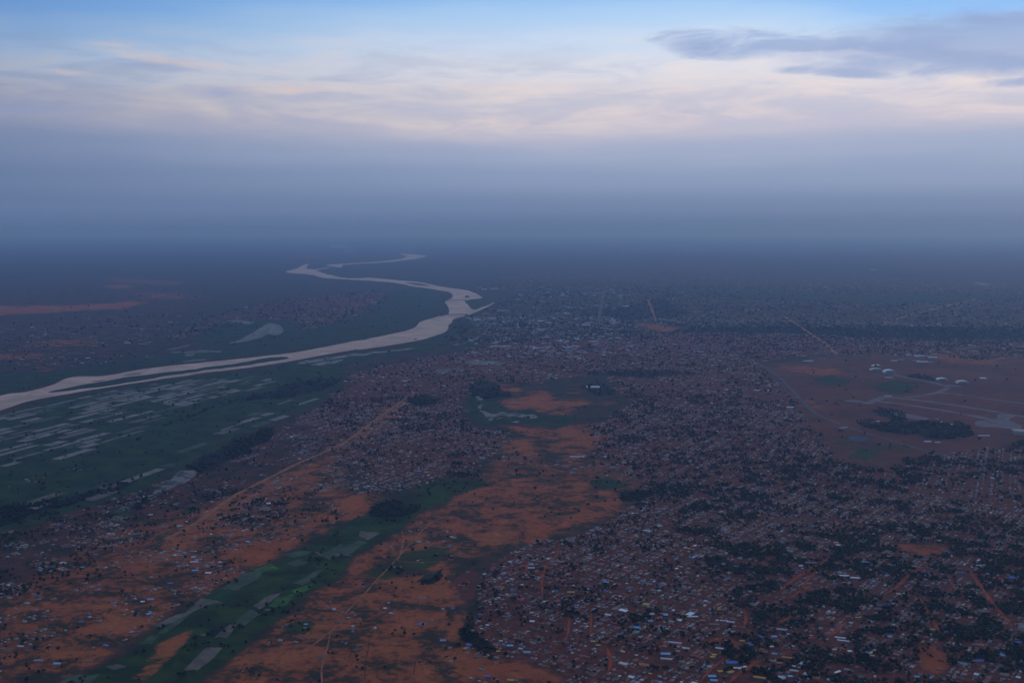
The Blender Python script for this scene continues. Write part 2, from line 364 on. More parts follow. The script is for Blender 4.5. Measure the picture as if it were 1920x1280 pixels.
WOODS = [  # outlines of dense dark tree cover
    [(345, 872), (420, 838), (510, 795), (526, 800), (490, 832), (420, 868), (380, 880)], [(310, 800), (420, 760), (520, 745), (560, 722), (500, 735), (400, 765), (320, 790)],
    [(480, 745), (560, 715), (640, 710), (610, 728), (540, 748)], [(772, 746), (800, 741), (832, 748), (820, 756), (785, 757)], [(838, 882), (870, 880), (915, 892), (890, 900), (845, 892)],
    [(690, 950), (740, 940), (790, 945), (780, 968), (720, 972), (690, 965)], R4((780, 310 - 30), (830, 270), (850, 300), (800, 310)), [(780, 1085), (800, 1070), (826, 1070), (810, 1094), (784, 1094)],
    [(1018, 1115), (1040, 1112), (1042, 1124), (1020, 1128)], A3((360, 690), (480, 660), (560, 680), (700, 730), (760, 800), (900, 780), (1100, 800), (1260, 800), (1420, 830), (1400, 880), (1240, 970), (1000, 960), (700, 920), (480, 880), (260, 840), (240, 800), (400, 790), (560, 790), (640, 800), (660, 850), (700, 830), (560, 740), (440, 740)),
    A3((650, 310), (800, 320), (960, 340), (1040, 370), (960, 390), (780, 360)), [(1280, 612), (1480, 614), (1640, 616), (1700, 612), (1920, 612), (1920, 640), (1700, 636), (1500, 626), (1280, 624)],
    [(1090, 720), (1130, 714), (1160, 740), (1120, 744), (1100, 734)], [(1060, 700), (1200, 692), (1330, 704), (1200, 708)], [(900, 715), (930, 722), (955, 742), (920, 748), (880, 742), (880, 726)],
    [(1330, 1052), (1360, 1050), (1400, 1064), (1440, 1076), (1440, 1088), (1380, 1078), (1335, 1066)], [(1270, 990), (1310, 985), (1320, 1000), (1290, 1006)],
    [(1280, 986), (1320, 990), (1340, 1000), (1300, 1002)], [(1150, 925), (1200, 928), (1230, 932), (1200, 940), (1160, 936)],
    R4((1040, 60), (1130, 20), (1280, 0), (1250, 60), (1140, 90)), [(870, 1170), (880, 1155), (890, 1180), (920, 1215), (940, 1232), (900, 1222), (876, 1200)],
    R5((700, 880), (730, 900), (720, 1010), (800, 1080), (840, 1140), (780, 1110), (690, 1040), (690, 940)), [(1240, 560), (1300, 590), (1180, 600), (1100, 590)],
    R4((0, 300), (200, 270), (400, 230), (560, 190), (700, 150), (800, 110), (800, 140), (640, 210), (420, 280), (200, 330), (60, 380), (0, 420)),
]
TOWN = [  # (outline, density, tree share)
    ([(870, 1290), (880, 1180), (900, 1120), (890, 1080), (930, 1050), (1000, 1010), (1060, 1010), (1140, 985), (1200, 940), (1260, 960), (1330, 1030), (1380, 1080), (1330, 1290)], 0.95, 0.22),
    ([(1330, 1290), (1380, 1080), (1330, 1030), (1260, 960), (1200, 940), (1210, 900), (1240, 880), (1500, 845), (1660, 885), (1760, 850), (1920, 830), (2150, 850), (2150, 1290)], 1.0, 0.78),
    ([(1100, 800), (1180, 760), (1150, 720), (1150, 690), (1420, 680), (1490, 760), (1560, 860), (1660, 885), (1400, 900), (1200, 910), (1130, 860)], 1.0, 0.35),
    ([(560, 790), (640, 730), (660, 700), (800, 668), (1000, 640), (1300, 640), (1420, 680), (1150, 700), (1040, 715), (900, 715), (870, 740), (870, 790), (960, 810), (940, 850), (840, 890), (700, 900), (640, 860)], 0.92, 0.30),
    ([(640, 860), (700, 900), (840, 890), (960, 850), (1120, 850), (1200, 900), (1150, 900), (920, 890), (800, 905), (700, 935), (640, 915), (560, 940), (460, 990), (420, 960), (520, 890)], 0.42, 0.30),
    ([(0, 1000), (180, 950), (300, 905), (400, 865), (520, 800), (560, 790), (640, 830), (520, 895), (430, 930), (300, 1000), (150, 1080), (0, 1130), (-150, 1180), (-150, 1050)], 0.55, 0.45),
    ([(-150, 1180), (0, 1130), (150, 1080), (300, 1000), (470, 960), (640, 940), (640, 985), (540, 1030), (420, 1090), (330, 1140), (250, 1215), (100, 1280), (-150, 1320)], 0.22, 0.35),
    (R4((400, 740), (820, 480), (1330, 480), (1200, 760), (860, 860), (700, 830)), 0.45, 0.25),
    (R4((1200, 330), (1420, 220), (1640, 260), (1560, 360), (1280, 400)), 0.7, 0.3),
    (R4((0, 960), (300, 900), (560, 900), (300, 1080), (0, 1120)), 0.4, 0.3),
    ([(420, 1280), (560, 1150), (700, 1040), (800, 960), (880, 1000), (860, 1280)], 0.10, 0.3),
    ([(820, 650), (900, 585), (1000, 545), (1200, 540), (1420, 560), (1640, 570), (1920, 560), (2100, 580), (2100, 680), (1560, 664), (1480, 672), (1420, 680), (1300, 640), (1000, 645)], 0.8, 0.6),
    ([(300, 640), (420, 585), (560, 555), (640, 560), (600, 600), (480, 600), (380, 630)], 0.6, 0.5), ([(560, 560), (700, 545), (740, 560), (680, 600), (560, 620)], 0.7, 0.5),
    ([(900, 545), (960, 500), (1300, 490), (1700, 520), (2000, 530), (2000, 560), (1200, 545)], 0.5, 0.6), ([(500, 740), (560, 715), (640, 700), (650, 715), (580, 735)], 0.6, 0.3),
    ([(-150, 690), (0, 680), (140, 690), (300, 668), (180, 660), (0, 655), (-150, 660)], 0.3, 0.4), ([(-200, 650), (0, 610), (200, 590), (400, 580), (360, 630), (160, 660), (-100, 665)], 0.3, 0.5),
    (R1((0, 1260), (500, 1220), (640, 1150), (330, 1250), (0, 1340)), 0.2, 0.3), (R4((40, 160), (200, 120), (420, 80), (520, 30), (500, 80), (300, 150), (120, 220)), 0.5, 0.3),
]
FLATS = [([(1430, 685), (1560, 664), (1920, 658), (2150, 666), (2150, 850), (1920, 838), (1760, 856), (1660, 890), (1560, 865), (1490, 790)], 0.66),
    ([(-250, 700), (-250, 545), (100, 520), (330, 520), (420, 560), (330, 600), (260, 650), (100, 680)], 0.42), ([(1640, 490), (1920, 480), (2150, 480), (2150, 545), (1800, 535)], 0.4),
    ([(1280, 628), (1480, 640), (1440, 680), (1290, 645)], 0.5), ([(840, 1090), (880, 1060), (900, 1100), (890, 1130), (850, 1130)], 1.0)]
ROADS = [  # name, label-less structure: centre line, width in m, kind
    ('road', [(1240, 636), (1290, 641), (1360, 658), (1425, 683), (1460, 706), (1495, 741), (1530, 775), (1565, 790), (1606, 806), (1680, 828), (1760, 850), (1920, 880), (2100, 912)], 34, 'asphalt'),
    ('road', [(1425, 683), (1500, 678), (1560, 667), (1600, 660)], 30, 'asphalt'),
    ('dirt_road', [(1570, 664), (1540, 640), (1500, 612), (1470, 592)], 40, 'pale'),
    ('dirt_road', [(1655, 607), (1690, 595), (1740, 582), (1800, 568), (1830, 560)], 55, 'pale'),
    ('avenue', [(1122, 608), (1125, 585), (1130, 560), (1134, 545)], 60, 'asphalt'),
    ('avenue', [(1215, 562), (1222, 580), (1230, 602)], 45, 'pale'),
    ('avenue', [(905, 628), (920, 610), (930, 600)], 50, 'asphalt'),
    ('dirt_road', [(790, 738), (760, 748), (700, 790), (640, 832), (560, 868), (500, 898), (430, 935), (360, 985), (310, 1010)], 26, 'pale'),
    ('dirt_track', R5((500, 380), (430, 450), (330, 560), (270, 630), (200, 700), (120, 790), (60, 850), (20, 890)), 7, 'pale'),
    ('dirt_track', R4((1914, 945), (1840, 1000), (1760, 1060), (1640, 1130), (1560, 1180)), 5, 'pale'),
    ('dirt_track', R4((1805, 1280), (1805, 1190), (1840, 1060), (1850, 1000)), 5, 'pale'),
    ('dirt_track', R5((340, 430), (350, 480), (330, 560), (340, 600), (600, 600)), 6, 'pale'),
    ('dirt_street', Z(1200, 1040, 5.333, [(1380, 380), (1480, 290), (1600, 200), (1790, 100), (1900, 20)]), 13, 'red'),
    ('dirt_street', Z(1200, 1040, 5.333, [(1380, 690), (1480, 630), (1600, 540)]), 9, 'red'),
    ('dirt_street', Z(1200, 1040, 5.333, [(1500, 430), (1600, 360), (1720, 300)]), 13, 'red'),
    ('dirt_street', Z(1200, 1040, 5.333, [(900, 1270), (980, 1190), (1080, 1120), (1160, 1070)]), 11, 'red'),
    ('dirt_street', Z(1200, 1040, 5.333, [(1040, 540), (1060, 640), (1040, 700)]), 9, 'red'),
    ('dirt_street', Z(1200, 1040, 5.333, [(600, 1270), (680, 1170), (760, 1100), (860, 1020)]), 8, 'red'),
    ('dirt_street', Z(1200, 1040, 5.333, [(0, 1010), (120, 950), (330, 880), (520, 960), (640, 900), (760, 860), (1000, 920)]), 10, 'red'),
    ('dirt_street', Z(1500, 1040, 4.571, [(720, 340), (820, 280), (930, 180), (1060, 100)]), 13, 'red'),
    ('dirt_street', Z(1500, 1040, 4.571, [(1440, 110), (1500, 200), (1560, 280), (1650, 410), (1780, 560), (1820, 620)]), 13, 'red'),
    ('dirt_street', Z(1500, 1040, 4.571, [(1480, 140), (1600, 180), (1760, 210), (1920, 245), (2100, 290)]), 17, 'red'),
    ('dirt_street', Z(1500, 1040, 4.571, [(1270, 170), (1310, 260), (1370, 330)]), 11, 'red'),
    ('dirt_street', Z(1500, 1040, 4.571, [(1020, 350), (1090, 480), (1160, 590), (1200, 680)]), 11, 'red'),
    ('dirt_street', Z(1500, 1040, 4.571, [(1510, 680), (1580, 780), (1660, 830)]), 11, 'red'),
    ('dirt_street', Z(1500, 1040, 4.571, [(250, 700), (330, 630), (400, 570)]), 14, 'red'),
    ('dirt_street', Z(1500, 1040, 4.571, [(0, 330), (60, 220), (140, 140)]), 10, 'red'),
    ('dirt_street', R5((1035, 660), (1035, 600), (900, 560)), 8, 'red'), ('dirt_street', R5((820, 660), (1000, 655), (1200, 662), (1400, 665)), 8, 'red'),
    ('dirt_street', R5((1130, 820), (1125, 700), (1150, 620), (1210, 560), (1220, 500)), 10, 'red'), ('dirt_street', R5((1490, 1080), (1510, 1160), (1500, 1210)), 14, 'red'),
    ('dirt_street', R5((1400, 860), (1400, 940), (1395, 1010)), 7, 'red'), ('dirt_street', R5((1280, 900), (1270, 1000), (1240, 1060)), 7, 'red'),
    ('dirt_street', R6((780, 370 + 70), (840, 430), (920, 400)), 14, 'red'), ('dirt_street', R6((1700, 610), (1780, 580), (1840, 550)), 14, 'red'),
    ('hedgerow', R5((490, 1040), (492, 1090), (485, 1142)), 4, 'scrub'), ('hedgerow', R5((160, 1020), (150, 1090), (135, 1180), (128, 1280)), 4, 'scrub'), ('hedgerow', R5((420, 1140), (412, 1190), (405, 1235)), 4, 'scrub'),
    ('hedgerow', R5((535, 1140), (528, 1200), (522, 1260)), 4, 'scrub'), ('hedgerow', R5((0, 1150), (200, 1165), (420, 1140), (520, 1150)), 4, 'scrub'), ('hedgerow', R5((60, 1010), (64, 1080), (40, 1150)), 4, 'scrub'),
    ('stream', R5((480, 290), (640, 285), (860, 292), (1000, 280), (1160, 265), (1240, 275), (1360, 295)), 14, 'scrub'),
    ('stream', R4((1260, 830), (1340, 835), (1420, 865), (1500, 890), (1640, 925)), 7, 'scrub'),
    ('drainage_channel', R5((900, 160), (1010, 156), (1120, 150), (1300, 140)), 14, 'scrub'),
]
RUNWAYS = [  # airport pavement centre lines
    ('runway', A3((520, 555), (760, 575), (1180, 630), (1560, 690), (1760, 725), (2200, 800)), 60), ('taxiway', A3((460, 600), (800, 640), (1200, 705), (1520, 765), (1640, 795)), 55),
    ('taxiway', A3((1060, 510), (1300, 535), (1600, 580), (1920, 620), (2200, 660)), 40), ('taxiway', A3((1160, 465), (1060, 510), (900, 540), (740, 560)), 45), ('taxiway', A3((540, 550), (440, 585), (340, 625)), 60),
    ('taxiway', A3((120, 590), (260, 600), (420, 625)), 80), ('taxiway', A3((1760, 725), (1680, 800), (1600, 850)), 90), ('taxiway', A3((560, 320), (760, 365), (1000, 410), (1180, 460)), 50), ('taxiway', A3((1180, 445), (1260, 440)), 90)]

def cover(x, y, warp=1.0):
    """land cover at world points, outlines roughened by terrain-sized noise"""
    d = np.hypot(x, y)
    wa = np.clip(d * 0.012, 30, 180) * warp
    wx = x + (fbm(x / 220, y / 220, 3, 4) - 0.5) * 2 * wa
    wy = y + (fbm(x / 260, y / 260, 31, 4) - 0.5) * 2 * wa * 2.2
    px, py = PX(wx, wy)
    front = y > 100
    px = np.where(front, px, -9999); 
    z = np.zeros(x.shape)
    bare = z.copy(); red = z.copy() + 0.4; green = z.copy(); gb = z.copy(); flat = z.copy(); wood = z.copy(); town = z.copy(); tsh = z.copy() + 0.4
    for p, a, r in BARE:
        i = inpoly(px, py, p); bare[i] = np.maximum(bare[i], a); red[i] = r
    for p, a, b in GREEN:
        i = inpoly(px, py, p); green[i] = np.maximum(green[i], a); gb[i] = np.maximum(gb[i], b)
    for p, a in FLATS:
        flat[inpoly(px, py, p)] = a
    for p in WOODS:
        wood[inpoly(px, py, p)] = 1.0
    for p, a, t in TOWN:
        i = inpoly(px, py, p); m = a > town[i]
        tt = town[i]; ts = tsh[i]; ts[m] = t; tt[m] = a; town[i] = tt; tsh[i] = ts
    # roads and fields cut into other cover
    out = (px < -240) | (px > 2140) | (py < 445) | (py > 1300) | ~front
    nn = fbm(x / 1500, y / 1500, 77, 4)
    bare = np.where(out & (nn > 0.5), 0.55, bare); green = np.where(out & (nn < 0.42), 0.5, green)
    return dict(bare=bare, red=red, green=green, gb=gb, flat=flat, wood=wood, town=town, tsh=tsh, px=px, py=py)

# ------------------------------------------------------------------ materials
def mat(name, rough=0.9, spec=0.2):
    m = bpy.data.materials.new(name); m.use_nodes = True
    b = NB(m.node_tree)
    out = b.n('ShaderNodeOutputMaterial'); p = b.n('ShaderNodeBsdfPrincipled')
    p.inputs['Roughness'].default_value = rough
    p.inputs['Specular IOR Level'].default_value = spec
    b.link(p.outputs[0], out.inputs[0])
    return m, b, p
def plain(name, c, rough=0.85, spec=0.2, scale=0.4, var=0.25):
    m, b, p = mat(name, rough, spec)
    t = b.n('ShaderNodeTexCoord'); info = b.n('ShaderNodeObjectInfo')
    vadd = b.n('ShaderNodeVectorMath', operation='ADD'); b.link(t.outputs['Object'], vadd.inputs[0]); b.link(info.outputs['Location'], vadd.inputs[1])
    n = b.noise(vadd.outputs[0], scale, 3.0)
    k = b.smooth(n, 0.3, 0.7, 1 - var, 1 + var)
    cc = b.n('ShaderNodeCombineColor')
    for i in range(3): b.put(cc.inputs[i], b.m('MULTIPLY', k, c[i]))
    b.link(cc.outputs[0], p.inputs['Base Color'])
    return m

def ground_material():
    m, b, p = mat('ground_soil', 0.95, 0.1)
    t = b.n('ShaderNodeTexCoord'); V = t.outputs['Object']
    at = lambda nme: b.n('ShaderNodeAttribute', attribute_name=nme).outputs['Fac']
    bare, red, green, gb, flat, wood, town = [at(q) for q in ('bare', 'red', 'green', 'gb', 'flat', 'wood', 'town')]
    nbig = b.noise(V, 0.0011, 6.0, 0.6)
    nmid = b.noise(V, 0.006, 6.0, 0.62, 0.4)
    nfine = b.noise(V, 0.03, 5.0, 0.65)
    nspk = b.noise(V, 0.09, 3.0, 0.7)
    # open soil: tan to orange to deep laterite red
    s1 = b.mix(b.smooth(nmid, 0.3, 0.7), (0.385, 0.102, 0.034), (0.460, 0.145, 0.052))
    s2 = b.mix(b.smooth(nmid, 0.3, 0.7), (0.345, 0.060, 0.021), (0.420, 0.085, 0.029))
    soil = b.mix(b.m('ADD', b.m('MULTIPLY', red, 0.8), b.m('MULTIPLY', b.m('SUBTRACT', nbig, 0.5), 0.9), clamp=True), s1, s2)
    soil = b.mix(b.smooth(nfine, 0.50, 0.70, 0.0, 0.55), soil, (0.150, 0.050, 0.028))
    nvar = b.noise(V, 0.014, 5.0, 0.6, 0.5)
    soil = b.mix(b.smooth(nvar, 0.50, 0.68, 0.0, 0.55), soil, (0.160, 0.078, 0.034))
    soil = b.mix(b.smooth(nvar, 0.42, 0.30, 0.0, 0.6), soil, (0.500, 0.172, 0.072))
    # dry scrub
    dark_scrub = b.mix(b.smooth(nmid, 0.38, 0.62), (0.024, 0.030, 0.018), (0.088, 0.046, 0.028))
    red_scrub = b.mix(b.smooth(nmid, 0.38, 0.62), (0.050, 0.038, 0.020), (0.200, 0.064, 0.030))
    scrub = b.mix(b.smooth(bare, 0.0, 0.4), dark_scrub, red_scrub)
    scrub = b.mix(b.smooth(nfine, 0.45, 0.6, 0.0, 0.6), scrub, (0.032, 0.040, 0.026))
    dry = b.mix(b.smooth(nbig, 0.35, 0.65), (0.125, 0.038, 0.028), (0.190, 0.062, 0.036))
    dry = b.mix(b.smooth(nmid, 0.52, 0.68, 0.0, 0.6), dry, (0.060, 0.046, 0.030))
    scrub = b.mix(b.smooth(b.m('ADD', flat, b.m('MULTIPLY', b.m('SUBTRACT', nmid, 0.5), 1.2)), 0.3, 0.7), scrub, dry)
    k_bare = b.smooth(b.m('ADD', b.m('MULTIPLY', bare, 0.84), b.m('ADD', b.m('MULTIPLY', b.m('SUBTRACT', nmid, 0.5), 1.8), b.m('MULTIPLY', b.m('SUBTRACT', nfine, 0.5), 2.2))), 0.30, 0.70)
    c = b.mix(k_bare, scrub, soil)
    # green ground cover
    g = b.mix(gb, b.mix(b.smooth(nmid, 0.35, 0.65), (0.014, 0.034, 0.018), (0.030, 0.056, 0.022)), b.mix(b.smooth(nmid, 0.35, 0.65), (0.016, 0.036, 0.010), (0.046, 0.088, 0.018)))
    g = b.mix(b.smooth(nfine, 0.55, 0.72, 0.0, 0.55), g, (0.070, 0.058, 0.036))
    k_green = b.smooth(b.m('ADD', green, b.m('ADD', b.m('MULTIPLY', b.m('SUBTRACT', nmid, 0.5), 1.6), b.m('MULTIPLY', b.m('SUBTRACT', nfine, 0.5), 0.8))), 0.36, 0.58)
    k_green = b.m('MULTIPLY', k_green, b.smooth(bare, 0.55, 0.9, 1.0, 0.08))
    c = b.mix(k_green, c, g)
    # trodden ground and yards of the town
    tn = b.mix(b.smooth(nfine, 0.35, 0.65), (0.078, 0.031, 0.024), (0.220, 0.062, 0.036))
    tn = b.mix(b.smooth(nspk, 0.52, 0.66, 0.0, 0.75), tn, (0.022, 0.026, 0.028))
    tn = b.mix(b.smooth(nspk, 0.42, 0.30, 0.0, 0.4), tn, (0.180, 0.105, 0.085))
    k_town = b.m('MULTIPLY', b.smooth(b.m('ADD', town, b.m('MULTIPLY', b.m('SUBTRACT', nmid, 0.5), 1.2)), 0.32, 0.85), b.m('MULTIPLY', b.m('SUBTRACT', 1.0, b.m('MULTIPLY', k_green, 0.7)), b.m('SUBTRACT', 1.0, b.m('MULTIPLY', b.smooth(bare, 0.35, 0.8), 0.9))))
    c = b.mix(k_town, c, tn)
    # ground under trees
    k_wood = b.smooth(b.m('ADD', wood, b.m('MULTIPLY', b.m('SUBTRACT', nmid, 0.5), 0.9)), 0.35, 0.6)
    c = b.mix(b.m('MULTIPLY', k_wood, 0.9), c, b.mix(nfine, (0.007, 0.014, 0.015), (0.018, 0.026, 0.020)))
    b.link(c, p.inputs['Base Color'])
    return m

def water_material(name, mud, rough=0.22, reeds=False):
    m, b, p = mat(name, rough, 0.18)
    t = b.n('ShaderNodeTexCoord'); V = t.outputs['Object']
    n = b.noise(V, 0.0022, 6.0, 0.62, 1.2)
    b.link(b.mix(b.smooth(n, 0.32, 0.68), [mud[0] * 0.74, mud[1] * 0.74, mud[2] * 0.76], [q * 1.12 for q in mud]), p.inputs['Base Color'])
    if reeds:
        k = b.smooth(b.noise(V, 0.011, 5.0, 0.65, 0.8), 0.49, 0.55)
        b.link(b.mix(k, p.inputs['Base Color'].links[0].from_socket, (0.022, 0.044, 0.030)), p.inputs['Base Color'])
    p.inputs['IOR'].default_value = 1.33
    return m

def field_material(name, a, c2, rough=0.7, spec=0.3):
    m, b, p = mat(name, rough, spec)
    t = b.n('ShaderNodeTexCoord'); V = t.outputs['Object']
    n = b.noise(V, 0.012, 5.0, 0.65, 0.5); n2 = b.noise(V, 0.03, 4.0, 0.7)
    c = b.mix(b.smooth(n, 0.34, 0.66), [q * 0.75 for q in a], [q * 1.08 for q in c2])
    c = b.mix(b.smooth(n2, 0.48, 0.66, 0.0, 0.7), c, (0.030, 0.052, 0.022))
    b.link(c, p.inputs['Base Color'])
    return m

def attr_material(name, rough, spec, scale=0.5, var=0.18):
    m, b, p = mat(name, rough, spec)
    a = b.n('ShaderNodeAttribute', attribute_name='tint')
    t = b.n('ShaderNodeTexCoord')
    n = b.noise(t.outputs['Object'], scale, 3.0)
    k = b.smooth(n, 0.3, 0.7, 1 - var, 1 + var)
    cc = b.n('ShaderNodeCombineColor')
    for i in range(3): b.put(cc.inputs[i], k)
    b.link(b.mix(1.0, a.outputs['Color'], cc.outputs[0], 'MULTIPLY'), p.inputs['Base Color'])
    return m

# ------------------------------------------------------------------ object helpers
def mesh_np(name, verts, faces, material, smooth=False):
    me = bpy.data.meshes.new(name)
    me.from_pydata(verts, [], faces)
    if material: me.materials.append(material)
    me.update()
    return me
def link(name, me, parent=None, loc=None, **props):
    o = bpy.data.objects.new(name, me); COL.objects.link(o)
    if parent: o.parent = parent
    if loc: o.location = loc
    for k, v in props.items(): o[k] = v
    return o
def fast_mesh(name, V, quads=None, tris=None):
    """big mesh from numpy arrays"""
    me = bpy.data.meshes.new(name)
    nq = 0 if quads is None else len(quads); nt = 0 if tris is None else len(tris)
    me.vertices.add(len(V)); me.vertices.foreach_set('co', V.astype(np.float32).ravel())
    idx = np.concatenate([a.ravel() for a in (quads, tris) if a is not None and len(a)])
    me.loops.add(len(idx)); me.loops.foreach_set('vertex_index', idx.astype(np.int32))
    st = np.concatenate([np.arange(nq) * 4, nq * 4 + np.arange(nt) * 3])
    me.polygons.add(nq + nt); me.polygons.foreach_set('loop_start', st.astype(np.int32))
    me.update(calc_edges=True)
    return me
def face_tint(me, cols):
    at = me.attributes.new('tint', 'FLOAT_COLOR', 'FACE')
    c = np.ones((len(cols), 4), np.float32); c[:, :3] = cols
    at.data.foreach_set('color', c.ravel())

# ------------------------------------------------------------------ ground: one sheet to the horizon, fine where the photo looks
def build_ground():
    rows = [0.5, 400, 900, 1500, 2100, 2700]
    dyp = np.concatenate([np.arange(905, 60, -2.0), np.arange(60, 12, -1.0), [10, 8, 6.5, 5.5]])
    r = np.concatenate([rows, [x for x in CAM_H * F / CP / dyp / 1.02 if x > 2800]])
    r = r[r <= 260000]
    fine = np.radians(np.arange(-31, 31.001, 0.075))
    a = np.concatenate([fine, np.radians(np.arange(36, 325, 6.0))])
    na, nr = len(a), len(r)
    A, Rr = np.meshgrid(a, r)
    x = (np.sin(A) * Rr).ravel(); y = (np.cos(A) * Rr).ravel()
    V = np.stack([x, y, np.zeros_like(x)], 1)
    i, j = np.meshgrid(np.arange(nr - 1), np.arange(na), indexing='ij')
    j2 = (j + 1) % na
    q = np.stack([i * na + j, (i + 1) * na + j, (i + 1) * na + j2, i * na + j2], -1).reshape(-1, 4)[:, ::-1]
    me = fast_mesh('ground', V, quads=q)
    c = None
    d0 = np.hypot(x, y); jx = np.clip(d0 * 0.0062, 22, 90); jy = np.clip(d0 * 0.018, 55, 420)
    for ox, oy in ((0, 0), (1, .4), (-1, -.4), (.4, -1), (-.4, 1), (.4, .35), (-.4, -.35)):
        q = cover(x + ox * jx, np.where(y > 500, y + oy * jy, y))
        c = q if c is None else {k: c[k] + q[k] for k in q}
    c = {k: v / 7.0 for k, v in c.items()}
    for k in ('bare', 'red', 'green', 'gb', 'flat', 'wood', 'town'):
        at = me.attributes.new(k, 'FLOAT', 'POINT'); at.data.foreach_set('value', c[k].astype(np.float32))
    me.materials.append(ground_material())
    return link('ground', me, kind='structure')
build_ground()

# ------------------------------------------------------------------ water, islands
def poly_sheet(name, outlines, z, material, k=4, rough=0.0):
    vs, fs = [], []
    for o in outlines:
        p = smooth_closed(o, k * 3 if rough else k)
        x, y = G(p[:, 0], p[:, 1])
        if rough:
            d = np.hypot(x, y); sz = x.max() - x.min()
            a = np.minimum(d * 0.0030, sz * 0.10) * rough; wl = np.clip(d * 0.009, 40, 300)
            dx_ = (fbm(x / wl, y / wl / 2.5, 5, 3) - 0.5) * 2 * a; dy_ = (fbm(x / wl, y / wl / 2.5, 65, 3) - 0.5) * 2 * a * 3
            x = x + dx_; y = y + dy_
        n0 = len(vs)
        vs += [(float(u), float(v), z) for u, v in zip(x, y)]
        fs.append(list(range(n0, len(vs))))
    me = mesh_np(name, vs, fs, material)
    bm = bmesh.new(); bm.from_mesh(me)
    bmesh.ops.recalc_face_normals(bm, faces=bm.faces)
    for f in bm.faces:
        if f.normal.z < 0: f.normal_flip()
    bmesh.ops.triangulate(bm, faces=bm.faces, ngon_method='EAR_CLIP')
    bm.to_mesh(me); bm.free()
    return link(name, me, kind='structure')
M_RIVER = water_material('muddy_river_water', (0.66, 0.415, 0.29), 0.6)
M_POND = water_material('pond_water', (0.26, 0.20, 0.16), 0.55, True)
poly_sheet('river', [RIVER_MAIN, RIVER_FAR, RIVER_SLIP], 0.6, M_RIVER, 4, 0.35)
M_ISLE = field_material('island_grass', (0.016, 0.034, 0.026), (0.034, 0.060, 0.034), 0.95, 0.1)
poly_sheet('river_island', [ISLAND], 1.2, M_ISLE, 4, 0.8)
for o in ISLETS: poly_sheet('river_islet', [o], 1.2, M_ISLE, 4, 0.5)
M_SAND = field_material('wet_sandbank', (0.20, 0.11, 0.075), (0.26, 0.15, 0.10), 0.8, 0.2)
for o in (R1((690, 790), (740, 780), (800, 775), (760, 785)), R1((1060, 785), (1160, 770), (1230, 766), (1140, 780)), R1((510, 822), (560, 815), (600, 812), (560, 822))):
    poly_sheet('sandbank', [o], 1.1, M_SAND, 4, 0.6)
for nme, o in PONDS.items():
    big = {'la': 'lagoon', 'ma': 'marsh_pool', 'sl': 'slough', 'fa': 'lake'}.get(nme[:2], 'pond')
    poly_sheet(big, [o], 0.55, M_POND, 4, 0.9)

# ------------------------------------------------------------------ roads and airport pavement
M_ROAD = {'hedge': plain('dry_hedge', (0.085, 0.052, 0.030), 0.95, 0.1, 0.05, 0.5), 'asphalt': plain('worn_asphalt', (0.105, 0.085, 0.082), 0.85, 0.2, 0.02), 'pale': plain('pale_dirt_road', (0.37, 0.15, 0.075), 0.95, 0.1, 0.02),
          'red': plain('red_dirt_street', (0.36, 0.078, 0.034), 0.95, 0.1, 0.02), 'scrub': plain('stream_scrub', (0.022, 0.034, 0.026), 0.95, 0.1, 0.02),
          'runway': plain('airport_concrete', (0.165, 0.120, 0.115), 0.8, 0.25, 0.01)}
ROAD_SEG = []
def ribbon(name, line, width, material, z, taper=False):
    p = smooth_open(line, 6)
    x, y = G(p[:, 0], p[:, 1])
    t = np.stack([np.gradient(x), np.gradient(y)], 1); t /= np.linalg.norm(t, axis=1)[:, None] + 1e-9
    nrm = np.stack([-t[:, 1], t[:, 0]], 1)
    wv = width * 0.5 * (1 + 0.45 * (vnoise(x / 45, y / 45, 8) - 0.5) * 2)
    if taper: tt = np.linspace(0, 1, len(x)); wv = wv * np.clip(np.minimum(tt, 1 - tt) / 0.22 + 0.12, 0, 1)
    L = np.stack([x, y], 1) + nrm * wv[:, None]; Rr = np.stack([x, y], 1) - nrm * wv[:, None]
    n = len(x)
    vs = [(a, b_, z) for a, b_ in L] + [(a, b_, z) for a, b_ in Rr]
    fs = [(n + i, n + i + 1, i + 1, i) for i in range(n - 1)]
    ROAD_SEG.append((np.stack([x, y], 1), width))
    return link(name, mesh_np(name, vs, fs, material), kind='structure')
for i, (nme, line, wd, kd) in enumerate(ROADS):
    if kd == 'red': wd *= 1.15
    ribbon(nme, line, wd, M_ROAD['hedge' if nme == 'hedgerow' else kd], 0.30 + 0.02 * (i % 12), kd in ('red', 'scrub'))
for i, (nme, line, wd) in enumerate(RUNWAYS):
    ribbon(nme, line, wd * 1.25, M_ROAD['runway'], 0.6 + 0.05 * i)
poly_sheet('apron', [A3((1440, 800), (1620, 780), (1800, 800), (1900, 850), (1850, 880), (1640, 860), (1460, 850))], 1.2, M_ROAD['runway'], 3)
poly_sheet('apron', [A3((590, 700), (740, 720), (960, 765), (940, 785), (760, 770), (640, 740))], 1.2, M_ROAD['runway'], 3)
M_BLUEYARD = plain('blue_grey_yard', (0.06, 0.075, 0.13), 0.85, 0.2, 0.02)
poly_sheet('paved_yard', [A3((170, 960), (240, 945), (370, 975), (300, 995), (190, 990))], 0.7, M_BLUEYARD, 3)

